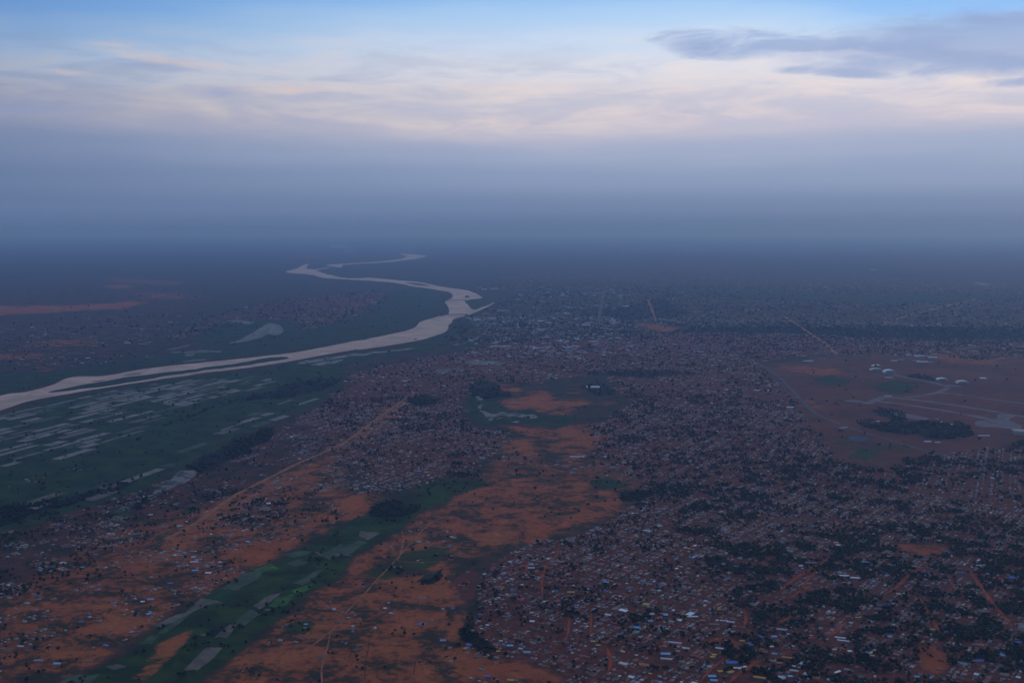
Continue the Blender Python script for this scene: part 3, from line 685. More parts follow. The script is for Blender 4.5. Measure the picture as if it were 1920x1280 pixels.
# ------------------------------------------------------------------ fields
MF = {'wet': field_material('flooded_paddy', (0.19, 0.15, 0.115), (0.27, 0.21, 0.165), 0.6, 0.25), 'stub': field_material('pale_stubble', (0.115, 0.090, 0.058), (0.185, 0.130, 0.090)),
      'lime': field_material('bright_green_rice', (0.055, 0.150, 0.034), (0.085, 0.19, 0.050), 0.9, 0.1), 'green': field_material('green_rice', (0.018, 0.060, 0.032), (0.028, 0.090, 0.040), 0.9, 0.1),
      'greyg': field_material('grey_green_rice', (0.055, 0.085, 0.045), (0.085, 0.110, 0.060), 0.8, 0.2), 'dark': field_material('dark_fallow', (0.016, 0.030, 0.026), (0.030, 0.042, 0.030), 0.9, 0.1)}
FZ = [0.9]
def field(poly, kind):
    FZ[0] += 0.012
    q = np.array(poly, float); q = np.concatenate([np.linspace(q[i], q[(i + 1) % len(q)], 6, endpoint=False) for i in range(len(q))])
    gx, gy = G(q[:, 0], q[:, 1]); wl = np.hypot(gx, gy) * 0.007
    gx, gy = gx + (fbm(gx / wl, gy / wl, 3, 2) - .5) * wl * .45, gy + (fbm(gx / wl, gy / wl, 9, 2) - .5) * wl * 1.2
    vs = [(float(a), float(b), FZ[0]) for a, b in zip(gx, gy)]
    me = mesh_np('field', vs, [list(range(len(vs)))], MF[kind])
    if me.polygons[0].normal.z < 0: me.flip_normals()
    link('field', me, kind='structure')
for kd, p in [
    ('greyg', R4((1240, 750), (1370, 665), (1480, 645), (1440, 700), (1330, 760))), ('lime', R4((1500, 852), (1560, 800), (1650, 780), (1600, 845), (1555, 857))), ('lime', R4((1630, 765), (1700, 735), (1765, 722), (1740, 752), (1660, 780))),
    ('stub', R4((1418, 850), (1480, 800), (1572, 775), (1550, 802), (1460, 862))), ('lime', R4((1395, 648), (1520, 612), (1562, 640), (1482, 658))), ('greyg', R4((1600, 612), (1680, 585), (1742, 600), (1660, 626))), ('stub', R4((1760, 548), (1914, 550), (1980, 565), (1800, 570))),
    ('stub', R4((850, 962), (960, 910), (1040, 880), (1130, 810), (1262, 830), (1160, 850), (1040, 902), (900, 972))), ('greyg', R4((880, 1000), (960, 942), (1060, 895), (1000, 950), (920, 1005))), ('stub', R4((1200, 1030), (1290, 950), (1330, 950), (1280, 1022))),
    ('greyg', R4((1300, 945), (1400, 870), (1460, 890), (1370, 962))), ('stub', R4((1030, 1200), (1160, 1085), (1252, 1085), (1180, 1162), (1110, 1212))), ('greyg', R4((780, 1065), (830, 1020), (892, 1013), (840, 1065))), ('dark', R4((700, 1140), (780, 1072), (830, 1066), (760, 1130))),
    ('stub', R4((590, 1192), (640, 1178), (712, 1190), (640, 1212))), ('greyg', R4((300, 1300), (380, 1242), (560, 1230), (480, 1300))), ('stub', R5((110, 430), (222, 435), (150, 476), (100, 460))), ('greyg', R5((0, 522), (100, 482), (150, 490), (60, 550), (0, 572))),
    ('greyg', R5((-120, 560), (0, 500), (20, 520), (-60, 590))), ('green', R4((1160, 800), (1260, 755), (1330, 770), (1240, 820))), ('greyg', R4((1560, 560), (1700, 535), (1760, 545), (1650, 580))), ('dark', R4((1150, 1000), (1250, 930), (1290, 945), (1200, 1020))),
    ('greyg', R4((1640, 720), (1760, 660), (1820, 640), (1780, 680), (1700, 730))), ('stub', R4((600, 370), (640, 345), (735, 352), (700, 382))), ('dark', R5((420, 715), (470, 670), (560, 655), (520, 722))),
    ('stub', R1((1030, 655), (1100, 653), (1098, 667), (1028, 668))), ('stub', R1((1105, 648), (1172, 646), (1170, 662), (1102, 664))), ('wet', R1((1175, 652), (1245, 650), (1243, 657), (1173, 659))), ('wet', R1((960, 655), (1022, 653), (1020, 659), (958, 661))),
    ('wet', R1((1040, 672), (1090, 671), (1088, 680), (1036, 681))), ('wet', R1((930, 645), (1065, 618), (1070, 621), (940, 648))), ('wet', R1((1020, 712), (1150, 697), (1160, 703), (1030, 716)))]:
    field(p, kd)
# floodplain paddies: long plots laid out along the dykes
def paddies():
    ox, oy = pt(180, 800); ex, ey = pt(300, 768)
    u = np.array([ex - ox, ey - oy]); u /= np.linalg.norm(u)
    fx, fy = pt(300, 790); q = np.array([fx - ox, fy - oy]); v = np.array([-u[1], u[0]])
    r = np.random.default_rng(5)
    zone = np.array([(-200, 830), (0, 778), (120, 748), (300, 718), (480, 700), (470, 712), (520, 706), (520, 722), (430, 738), (350, 760), (300, 790), (230, 820), (150, 850), (0, 880), (-200, 900)], float)
    zone2 = np.array([(180, 905), (250, 880), (340, 838), (420, 800), (480, 768), (560, 745), (600, 745), (540, 780), (440, 815), (380, 850), (290, 900), (180, 940), (60, 965), (60, 940)], float)
    for zi, (zn, dens) in enumerate(((zone, 0.66), (zone2, 0.50))):
        for i in range(-60, 60):
            b0 = i * 92.0
            s = -6500.0 + r.uniform(0, 200)
            while s < 6500:
                ln = r.uniform(90, 400); wd = r.uniform(32, 90)
                cx = ox + u[0] * (s + ln / 2) + v[0] * (b0 + wd / 2); cy = oy + u[1] * (s + ln / 2) + v[1] * (b0 + wd / 2)
                px, py = PX(np.array([cx]), np.array([cy]))
                cl = vnoise(np.array([cx / 600]), np.array([cy / 400]), 55)[0]
                if inpoly(px, py, zn)[0] and r.random() < dens * (0.35 + 1.5 * cl) :
                    FZ[0] += 0.003
                    sk = r.uniform(-30, 30)
                    c4 = [(s, b0), (s + ln, b0), (s + ln + sk, b0 + wd), (s + sk, b0 + wd)]
                    vs = [(ox + u[0] * a + v[0] * b_, oy + u[1] * a + v[1] * b_, FZ[0]) for a, b_ in c4]
                    kd = r.choice(['wet', 'wet', 'stub', 'greyg', 'green'], p=[0.36, 0.19, 0.2, 0.17, 0.08])
                    me = mesh_np('paddy_field', vs, [(0, 1, 2, 3)], MF[kd])
                    if me.polygons[0].normal.z < 0: me.flip_normals()
                    link('paddy_field', me, kind='structure')
                s += ln + r.uniform(8, 60)
paddies()

# ------------------------------------------------------------------ house plans
ROOF = {'grey': (0.25, 0.24, 0.255), 'pale': (0.54, 0.54, 0.57), 'white': (0.80, 0.81, 0.82), 'tan': (0.24, 0.15, 0.115), 'brown': (0.13, 0.066, 0.052), 'rust': (0.30, 0.085, 0.05), 'red': (0.42, 0.05, 0.045),
        'magenta': (0.36, 0.05, 0.10), 'blue': (0.06, 0.19, 0.55), 'sky': (0.18, 0.42, 0.72), 'yellow': (0.62, 0.38, 0.04), 'orange': (0.60, 0.20, 0.04), 'teal': (0.14, 0.30, 0.30), 'dark': (0.10, 0.09, 0.10), 'cream': (0.60, 0.47, 0.41)}
RNAMES = list(ROOF)
WALLC = [(0.23, 0.15, 0.11), (0.17, 0.095, 0.07), (0.30, 0.25, 0.22), (0.44, 0.42, 0.40)]
PW = dict(grey=.13, pale=.035, white=.012, tan=.17, brown=.36, rust=.13, red=.02, magenta=.018, blue=.016, sky=.014, yellow=.006, orange=.008, teal=.012, dark=.10, cream=.02)
PWV = np.array([PW[k] for k in RNAMES]); PWV = PWV / PWV.sum()
PWB = PWV.copy()
for k, f_ in (('blue', 1.6), ('sky', 1.6), ('magenta', 2.5), ('pale', 1.6), ('red', 2.0), ('yellow', 2), ('orange', 2), ('white', 1.8)): PWB[RNAMES.index(k)] *= f_
PWB /= PWB.sum()

# named buildings: (name, category, pixel x, y, length m, depth m, height m, roof colour, roof form, turn deg, label, group)
BLD = []
def B(name, cat, px, py, ln, dp, ht, col, form, turn, label, group=None):
    BLD.append((name, cat, px, py, ln, dp, ht, col, form, turn, label, group))
def quad_px(ox, oy, sc, x, y): return ox + x / sc, oy + y / sc
# airport
AH = lambda x, y: quad_px(1560, 640, 5.333, x, y)
B('hangar', 'hangar', *AH(440, 298), 90, 125, 34, 'cream', 'arch', 96, 'tan arched hangar, left one of the airport pair beside each other', 'airport hangars')
B('hangar', 'hangar', *AH(572, 315), 90, 122, 36, 'white', 'arch', 96, 'white arched hangar right of the tan one at the airport', 'airport hangars')
B('hangar', 'hangar', *AH(445, 248), 60, 100, 16, 'white', 'arch', 96, 'low pale hangar behind the tan airport hangar', 'airport hangars')
B('hangar', 'hangar', *AH(1100, 385), 70, 100, 22, 'white', 'arch', 96, 'white shed alone at the end of the airport tree belt', 'airport hangars')
B('hangar', 'hangar', *AH(1305, 425), 110, 115, 34, 'cream', 'arch', 90, 'big tan rounded hangar at the head of the taxiway', 'airport hangars')
B('hangar', 'hangar', *AH(1505, 375), 60, 45, 16, 'white', 'gable', 0, 'small white shed right of the big tan rounded hangar', 'airport hangars')
B('airport_shed', 'shed', *AH(565, 362), 75, 25, 7, 'pale', 'gable', 0, 'long low pale shed in front of the white arched hangar', 'airport sheds')
B('airport_shed', 'shed', *AH(560, 547), 60, 25, 7, 'pale', 'gable', 0, 'pale shed at the left end of the runway', 'airport sheds')
B('airport_shed', 'shed', *AH(70, 575), 110, 25, 7, 'tan', 'gable', -12, 'long tan shed beside the main road west of the runway', 'airport sheds')
for k, (x, y, ln, c) in enumerate([(755, 140, 50, 'pale'), (865, 150, 75, 'white'), (930, 155, 60, 'grey'), (1005, 165, 70, 'pale'), (840, 200, 55, 'grey'), (900, 210, 85, 'white'), (970, 215, 50, 'grey'), (690, 190, 50, 'grey'), (620, 200, 45, 'pale'), (1030, 135, 50, 'grey')]):
    o = ['first', 'second', 'third', 'fourth', 'fifth', 'sixth', 'seventh', 'eighth', 'ninth', 'tenth'][k]
    B('barrack_block', 'barracks', *AH(x, y), ln * 1.35, 50, 15, c, 'gable', -4, f'{c} roofed barrack block, {o} from left in the rows behind the hangars', 'barrack blocks behind the hangars')
_bb = sorted([i for i, q in enumerate(BLD) if q[0] == 'barrack_block'], key=lambda i: BLD[i][2])
for k, i in enumerate(_bb):
    o = ['first', 'second', 'third', 'fourth', 'fifth', 'sixth', 'seventh', 'eighth', 'ninth', 'tenth'][k]
    q = list(BLD[i]); q[10] = f'{q[7]} roofed barrack block, {o} from left in the rows behind the hangars'; BLD[i] = tuple(q)
B('warehouse', 'warehouse', *AH(1315, 168), 45, 25, 8, 'white', 'gable', 0, 'lone white warehouse on the red plain beyond the airport')
B('terminal', 'terminal', *AH(1905, 930), 130, 80, 34, 'cream', 'flat', -10, 'big cream airport terminal cut by the right picture edge')
B('warehouse', 'warehouse', *AH(1515, 945), 85, 20, 8, 'pale', 'gable', 10, 'long pale shed in front of the airport apron at right')
B('warehouse', 'warehouse', *AH(110, 865), 70, 14, 6, 'pale', 'gable', 25, 'thin pale shed standing alone on open ground below the main road')
B('warehouse', 'warehouse', *AH(955, 1003), 45, 22, 7, 'white', 'gable', 0, 'left of two white sheds below the airport wood', 'white sheds below the airport wood')
B('warehouse', 'warehouse', *AH(1055, 1010), 35, 20, 7, 'pale', 'gable', 0, 'right of two white sheds below the airport wood', 'white sheds below the airport wood')
B('warehouse', 'warehouse', *AH(1275, 968), 40, 18, 6, 'tan', 'gable', -15, 'small tan shed at the right corner of the airport wood')
for x, y, t in ((460, 800, 'left in'), (950, 790, 'at the upper edge of'), (1045, 778, 'at the top edge of'), (1090, 808, 'near the middle of'), (1195, 832, 'right in')):
    B('white_villa', 'villa', *AH(x, y), 22, 14, 6, 'white', 'gable', 15, f'white villa {t} the dark airport wood', 'villas in the airport wood')
# city centre by the river
for px, py, ln, dp, ht, col, form, lab in [
    (899, 540, 110, 40, 12, 'pale', 'flat', 'left of three pale riverside halls above the river bend'), (909, 543.5, 120, 55, 16, 'white', 'flat', 'bright middle hall of three above the river bend'), (924, 542.5, 110, 40, 12, 'pale', 'flat', 'right of three pale riverside halls above the river bend'),
    (976, 555, 70, 50, 30, 'white', 'flat', 'white block of flats in the riverside city centre'), (975, 549, 80, 40, 34, 'tan', 'flat', 'tan block rising behind the white block of flats'), (939, 558, 100, 45, 18, 'tan', 'flat', 'tan office block close to the river point'),
    (941, 583, 130, 40, 12, 'pale', 'flat', 'long pale hall right of the green river spit'), (1017, 553, 60, 45, 48, 'tan', 'flat', 'tan tower block in the hazy city centre'), (1006, 560, 55, 40, 40, 'rust', 'flat', 'reddish tower block left of the tan tower'),
    (1098, 555, 60, 45, 62, 'pale', 'flat', 'tall pale blue tower standing by the avenue'), (1012, 603, 60, 40, 14, 'white', 'flat', 'bright white hall among trees in the city centre'), (1095, 611, 55, 40, 20, 'white', 'flat', 'left of the bright white pair of blocks in town', ),
    (1102, 611, 55, 40, 20, 'white', 'flat', 'right of the bright white pair of blocks in town'), (1123, 630.5, 75, 35, 10, 'tan', 'flat', 'low tan hall at the foot of the avenue'), (1112, 640.5, 70, 25, 8, 'white', 'gable', 'thin white roofed shed below the low tan hall'),
    (1133, 666, 35, 25, 8, 'white', 'gable', 'small white roof alone amid the red roofs of the old town'), (1135, 573, 60, 40, 18, 'pale', 'flat', 'pale block on the right side of the avenue'), (1119, 574, 70, 40, 18, 'pale', 'flat', 'pale block on the left side of the avenue'),
    (1015, 652.5, 150, 30, 9, 'sky', 'gable', 'long blue roofed market shed left of the old town'), (1014, 618, 90, 35, 9, 'pale', 'gable', 'pale roofed depot below the bright white hall'), (1067, 578, 80, 40, 18, 'pale', 'flat', 'pale block amid trees left of the avenue'),
    (1081, 564, 90, 40, 20, 'tan', 'flat', 'wide tan block left of the pale tower'), (1056, 563, 90, 40, 22, 'grey', 'flat', 'wide grey block farther left of the pale tower'), (939, 649.5, 190, 32, 9, 'pale', 'gable', 'very long pale warehouse above the oblong pond'),
    (927, 629, 175, 70, 10, 'rust', 'flat', 'broad brick red depot in the riverside trees'), (929, 640.5, 90, 35, 9, 'tan', 'gable', 'tan shed just below the brick red depot'), (945, 615.5, 130, 30, 9, 'teal', 'gable', 'green roofed shed above the brick red depot'),
    (972, 618.5, 60, 40, 10, 'rust', 'gable', 'rusty roofed shed right of the green roofed shed'), (881, 637, 40, 28, 8, 'pale', 'gable', 'small pale house alone among trees by the river'), (882, 653.5, 110, 30, 9, 'tan', 'gable', 'long tan shed nearest the lower river bank'),
    (996, 529, 55, 40, 24, 'white', 'flat', 'far white block fading into haze beyond the centre'), (1015, 540, 75, 40, 22, 'pale', 'flat', 'pale block beyond the tan tower, half lost in haze'), (1310, 660, 90, 35, 10, 'sky', 'gable', 'blue roofed hall below the main road'),
    (1362, 655, 55, 35, 14, 'tan', 'flat', 'tan block beside the main road bend'), (1515, 677.5, 80, 22, 9, 'white', 'gable', 'bright white roofed shed on the road fork'), (1541, 675, 60, 20, 8, 'tan', 'gable', 'tan roofed shed right of the bright white one'),
    (1494, 745, 45, 18, 7, 'tan', 'gable', 'tan shed on red ground beside the main road'), (1481, 764, 60, 18, 7, 'white', 'gable', 'white school block at the town edge by the road', ), (1500, 762, 40, 16, 7, 'tan', 'gable', 'tan school block right of the white school block'),
    (1420, 732, 55, 20, 8, 'pale', 'gable', 'left pale roof of the pair in the dense town'), (1438, 733, 40, 22, 8, 'white', 'gable', 'right white roof of the pair in the dense town'), (1112, 726.5, 95, 45, 9, 'white', 'flat', 'pale flat roofed works in the dark grove'),
    (967, 757, 75, 18, 7, 'grey', 'gable', 'long grey school roof on the orange clearing'), (1082, 857, 70, 16, 6, 'pale', 'gable', 'long pale roof below the orange clearings'), (1365, 693, 40, 25, 8, 'pale', 'gable', 'pale roof left of the main road in town'),
    (61, 614, 50, 40, 9, 'white', 'gable', 'tiny white farm building on the far left plain'), (240, 643, 80, 40, 8, 'white', 'gable', 'bright roofed shed in the far bank village'), (268, 645, 110, 45, 8, 'sky', 'gable', 'blue roofed shed right of the bright one on the far bank'),
    (165, 671.5, 45, 35, 8, 'white', 'gable', 'white farm shed by the far bank fields'), (320, 604, 60, 40, 8, 'pale', 'gable', 'pale farm shed beyond the far bank fields')]:
    cat = 'block' if ht >= 14 else ('shed' if form == 'gable' else 'hall')
    if px > 850: ln, dp, ht = ln * 1.3, dp * 1.5, ht * 1.25
    B({'block': 'city_block', 'shed': 'long_shed', 'hall': 'market_hall'}[cat], cat, px, py, ln, dp, ht, col, form, 0, lab)
# big, bright or long roofs in the near town (traced)
Q6 = lambda x, y: quad_px(1200, 1040, 5.333, x, y)
Q4 = lambda x, y: quad_px(1500, 1040, 4.571, x, y)
Q5 = lambda x, y: quad_px(640, 852, 2.99, x, y)
QL = lambda x, y: quad_px(0, 852, 2.99, x, y)
TA = -14.0
for (px, py), ln, dp, col, turn, lab in [
    (Q6(920, 1078), 34, 16, 'blue', 0, 'largest bright blue roof, beside a red dirt junction'), (Q6(240, 992), 20, 14, 'sky', 0, 'sky blue roof at the left of the near town, above a white long one'), (Q6(265, 1042), 34, 9, 'pale', TA, 'long white roof just below a sky blue one'),
    (Q6(740, 1000), 14, 11, 'yellow', 0, 'upper yellow roof of two left of the large blue roof'), (Q6(725, 1022), 15, 12, 'yellow', 10, 'lower yellow roof of two left of the large blue roof'), (Q6(800, 1165), 16, 12, 'yellow', 20, 'mustard roof below the large blue roof'),
    (Q6(905, 1172), 20, 12, 'yellow', 30, 'tilted mustard roof right of another mustard roof'), (Q6(1195, 1228), 34, 9, 'yellow', -22, 'long bright yellow roof near the bottom edge'), (Q6(1470, 1030), 30, 10, 'orange', -22, 'long orange roof right of the dirt junction'),
    (Q6(1395, 1083), 18, 10, 'orange', 0, 'short orange roof below the long orange one'), (Q6(1215, 822), 12, 12, 'blue', 0, 'deep blue roof below a red clearing'), (Q6(1340, 818), 18, 12, 'sky', 20, 'sky blue roof right of the deep blue one'),
    (Q6(1020, 862), 16, 9, 'yellow', 0, 'yellow roof above a pink one'), (Q6(1110, 900), 14, 12, 'blue', 0, 'blue roof right of the pink and yellow ones'), (Q6(1068, 886), 13, 9, 'tan', 0, 'pinkish roof between yellow and blue ones'),
    (Q6(1020, 1130), 30, 9, 'white', 35, 'long white roof slanting beside the dirt street'), (Q6(960, 1132), 14, 8, 'white', -10, 'short white roof left of the slanting one'), (Q6(720, 1215), 22, 14, 'sky', 0, 'sky blue roof near the bottom edge'),
    (Q6(740, 1255), 20, 10, 'sky', -10, 'sky blue roof at the very bottom edge'), (Q6(40, 1095), 30, 8, 'orange', -25, 'long orange roof at the left of the near town'), (Q6(350, 880), 40, 10, 'pale', -20, 'long pale roof left of a red street'),
    (Q6(460, 935), 22, 10, 'pale', -20, 'pale roof at the right end of the long pale one'), (Q6(525, 620), 34, 9, 'white', 0, 'thin white roof in the upper near town'), (Q6(905, 672), 26, 8, 'white', -20, 'white roof pointing at a red clearing'),
    (Q6(840, 660), 26, 8, 'pale', -15, 'pale roof left of the white one by the clearing'), (Q6(740, 698), 32, 14, 'tan', -12, 'broad tan roof left of a red clearing'), (Q6(625, 658), 18, 9, 'orange', -10, 'orange roof above the broad tan one'),
    (Q6(393, 655), 12, 14, 'white', 60, 'upright white roof in the left near town'), (Q6(255, 600), 15, 18, 'sky', 0, 'pale blue roof left of the thin white one'), (Q6(120, 592), 15, 14, 'pale', 0, 'pale roof at the left edge of the near town'),
    (Q6(105, 662), 16, 14, 'sky', 0, 'sky blue roof below a pale one at the left'), (Q6(1240, 105), 26, 12, 'red', 0, 'bright red roof beyond the tree lined drain'), (Q6(1590, 160), 22, 9, 'blue', 0, 'blue roof beside the long red street'),
    (Q6(1608, 110), 14, 12, 'white', 0, 'white roof above the blue one by the long red street'), (Q6(1695, 82), 34, 12, 'grey', -15, 'long grey roof at the top of the long red street'), (Q6(795, 935), 24, 8, 'white', -18, 'white roof below a red street bend'),
    (Q6(790, 545), 12, 10, 'yellow', 0, 'pale yellow roof in the middle of the near town'), (Q6(865, 302), 20, 6, 'yellow', 0, 'thin yellow roof below the dark drain trees'), (Q6(1720, 835), 18, 10, 'red', 0, 'red roof below the long red clearing'),
    (Q6(1480, 942), 16, 8, 'red', -10, 'small red roof above the long orange one'), (Q6(1315, 918), 12, 10, 'white', 0, 'cream roof right of the street bend'), (Q6(1345, 990), 16, 9, 'sky', -15, 'pale blue roof left of the long orange one'),
    (Q6(1540, 1158), 24, 8, 'pale', -22, 'pale roof right of the dirt junction'), (Q6(1500, 1215), 14, 12, 'sky', 0, 'sky blue roof near the bottom, right of the yellow long roof'), (Q6(1420, 748), 32, 9, 'pale', -18, 'long pale roof below the green plot'),
    (Q4(375, 180), 36, 13, 'white', TA, 'left half of the long white school roof'), (Q4(465, 198), 36, 13, 'white', TA, 'right half of the long white school roof'), (Q4(345, 712), 32, 7, 'white', -22, 'upper of two parallel thin white roofs'),
    (Q4(372, 738), 36, 7, 'white', -22, 'lower of two parallel thin white roofs'), (Q4(680, 432), 18, 9, 'blue', 0, 'blue roof above a cream one in the dark trees'), (Q4(665, 465), 24, 12, 'tan', -10, 'cream roof below the blue one in the dark trees'),
    (Q4(495, 540), 18, 8, 'yellow', 0, 'yellow roof left among the dark trees'), (Q4(1135, 640), 16, 10, 'yellow', 0, 'yellow roof above the red oval ground'), (Q4(1460, 538), 14, 10, 'yellow', 0, 'yellow roof at the far right of the near town'),
    (Q4(618, 865), 14, 10, 'yellow', 0, 'yellow roof left of the red oval ground'), (Q4(1535, 905), 24, 13, 'blue', 0, 'vivid blue roof right of the red oval ground'), (Q4(770, 700), 14, 12, 'sky', 0, 'light blue roof in a magenta yard'),
    (Q4(765, 690), 8, 5, 'magenta', 0, 'magenta roof behind the light blue one'), (Q4(320, 1005), 24, 8, 'white', 40, 'white roof slanting up right near the bottom edge'), (Q4(425, 826), 13, 11, 'white', 0, 'bright white square roof below the parallel thin roofs'),
    (Q4(295, 812), 12, 9, 'pale', 0, 'pale small roof left of the bright white square one'), (Q4(1000, 1045), 15, 10, 'sky', 0, 'sky blue roof below the red oval ground'), (Q4(105, 716), 16, 9, 'red', 0, 'red roof left of the parallel thin roofs'),
    (Q4(500, 625), 18, 9, 'red', 0, 'red roof right of a yellow one in dark trees'), (Q4(1385, 155), 22, 11, 'blue', 0, 'blue roof beside the upper right red street'), (Q4(1090, 265), 18, 10, 'blue', 0, 'blue roof in the upper right of the near town'),
    (Q4(300, 250), 18, 9, 'blue', 0, 'blue roof left below the long white school'), (Q4(1885, 400), 12, 9, 'red', 0, 'bright red roof at the right picture edge'), (Q4(1870, 750), 18, 11, 'blue', 0, 'dull blue roof at the right picture edge'),
    (Q4(555, 62), 22, 10, 'sky', 0, 'sky blue roof above the long white school'), (Q4(1735, 860), 12, 16, 'sky', 0, 'light blue roof above the vivid blue one'), (Q4(1720, 950), 13, 18, 'dark', 0, 'dark roof below the light blue one'),
    (Q5(945, 1072), 20, 12, 'sky', 0, 'sky blue roof at the town edge by open orange ground'), (Q5(1040, 1108), 22, 12, 'sky', 0, 'sky blue roof right of the town edge one'), (Q5(1070, 935), 16, 12, 'white', 0, 'bright white roof in the left near town'), (Q5(880, 1104), 12, 8, 'yellow', 0, 'yellow roof at the lower left town edge'),
    (Q5(1410, 1048), 14, 10, 'yellow', 0, 'upper yellow roof in the middle town'), (Q5(1440, 1070), 14, 9, 'yellow', 0, 'lower yellow roof in the middle town'), (Q5(1700, 1180), 30, 9, 'orange', -22, 'long orange roof low in the middle town'), (Q5(1820, 1118), 26, 14, 'sky', 0, 'large sky blue roof low in the middle town'),
    (Q5(1288, 772), 26, 11, 'yellow', 0, 'cream and yellow roof beside a red clearing'), (Q5(1065, 636), 24, 8, 'white', 0, 'thin white roof above a red street crossing'), (Q5(1165, 695), 20, 8, 'tan', 0, 'tan roof right of the red street crossing'), (Q5(1470, 594), 14, 9, 'red', 0, 'vivid red roof in the upper near town'),
    (Q5(570, 1042), 18, 9, 'sky', 0, 'lone light blue roof on open orange ground'), (Q5(245, 862), 10, 8, 'white', 0, 'small white hut alone on orange ground'), (Q5(265, 832), 10, 8, 'sky', 0, 'small blue hut just above the lone white hut'), (Q5(625, 862), 12, 8, 'blue', 0, 'lone deep blue roof left of the near town'),
    (Q5(615, 1158), 12, 8, 'grey', 0, 'lone grey hut on orange ground near the bottom'), (Q5(820, 1244), 18, 10, 'blue', 0, 'blue roof at the bottom edge left of the near town'), (Q5(145, 1098), 16, 9, 'red', 0, 'lone reddish hut on orange ground near the bottom'),
    (Q5(950, 1265), 20, 10, 'yellow', -10, 'yellow roof at the bottom edge of the town'), (Q5(455, 605), 14, 9, 'red', 0, 'reddish hut near the dirt track'), (Q5(120, 742), 12, 8, 'blue', 0, 'blue hut left of the dirt track'),
    (QL(955, 722), 18, 11, 'blue', 0, 'bright blue roof above the green valley'), (QL(745, 795), 16, 11, 'red', 0, 'red roof left above the green valley'), (QL(845, 812), 22, 11, 'sky', 0, 'light blue roof beside the red one above the valley'), (QL(800, 825), 13, 10, 'white', 0, 'cream roof below the light blue one above the valley'),
    (QL(1095, 650), 24, 14, 'sky', 0, 'large light blue roof at the edge of orange ground'), (QL(1168, 664), 22, 13, 'white', 0, 'white roof right of the large light blue one'), (QL(1090, 603), 30, 10, 'white', 0, 'thin white roof above the large light blue one'), (QL(1085, 575), 16, 9, 'white', 0, 'white roof above the thin white one'),
    (QL(1140, 1010), 14, 10, 'red', 0, 'red hut down in the green valley'), (QL(455, 938), 14, 9, 'blue', 0, 'blue roof in the far left hamlet'), (QL(500, 1157), 18, 12, 'tan', 0, 'cream roof near the bottom left'), (QL(320, 1172), 20, 12, 'sky', 0, 'dull blue roof near the bottom left'),
    (QL(215, 1155), 26, 14, 'grey', 0, 'large grey roof at the bottom left'), (QL(115, 1075), 18, 8, 'pale', 0, 'pale roof in the lower left hamlet'), (QL(1500, 872), 16, 10, 'tan', 0, 'tan pump house beside the valley stream'), (QL(465, 632), 13, 9, 'sky', 0, 'light blue roof in the left sparse village'),
    (QL(535, 560), 16, 9, 'blue', 0, 'blue roof in the left sparse village'), (QL(845, 338), 18, 9, 'white', 0, 'white roof above the sparse village on the left'), (QL(1715, 952), 13, 9, 'sky', 0, 'lone light blue hut right of the valley'), (QL(1255, 188), 18, 9, 'pale', 0, 'pale roof beside the wide dirt road')]:
    d_ = math.hypot(*pt(px, py)); 
    B('long_house' if ln >= 28 else 'house', 'house', px, py, ln * 1.15, dp * 1.15, 4.2 if ln < 28 else 5.0, col, 'gable', turn, lab)

# roof and wall meshes, unit sized (1 x 1 x 1), shared between buildings
M_ROOF = {k: plain('roof_' + k, c, 0.5 if k in ('grey', 'pale', 'white', 'sky') else 0.7, 0.35, 0.35, 0.15) for k, c in ROOF.items()}
M_WALL = [plain('plaster_wall', c, 0.9, 0.15, 0.3, 0.15) for c in WALLC]
def unit_wall(material, form):
    e = 0.5
    v = [(-e, -e, 0), (e, -e, 0), (e, e, 0), (-e, e, 0), (-e, -e, .72), (e, -e, .72), (e, e, .72), (-e, e, .72)]
    f = [(0, 1, 5, 4), (1, 2, 6, 5), (2, 3, 7, 6), (3, 0, 4, 7)]
    if form == 'gable':
        v += [(-e, 0, .97), (e, 0, .97)]; f = [(0, 1, 5, 4), (1, 2, 6, 9, 5), (2, 3, 7, 6), (3, 0, 4, 8, 7)]
    if form == 'arch':
        n = 8; v = []
        for sx in (-e, e):
            v += [(sx, -e, 0)] + [(sx, -e * math.cos(math.pi * i / n) , 0.28 + 0.70 * math.sin(math.pi * i / n)) for i in range(n + 1)] + [(sx, e, 0)]
        m_ = n + 3
        f = [list(range(m_))[::-1], list(range(m_, 2 * m_)), (0, m_, m_ + 1, 1), (m_ - 1, m_ - 2, 2 * m_ - 2, 2 * m_ - 1)]
    return mesh_np('wall', v, f, material)
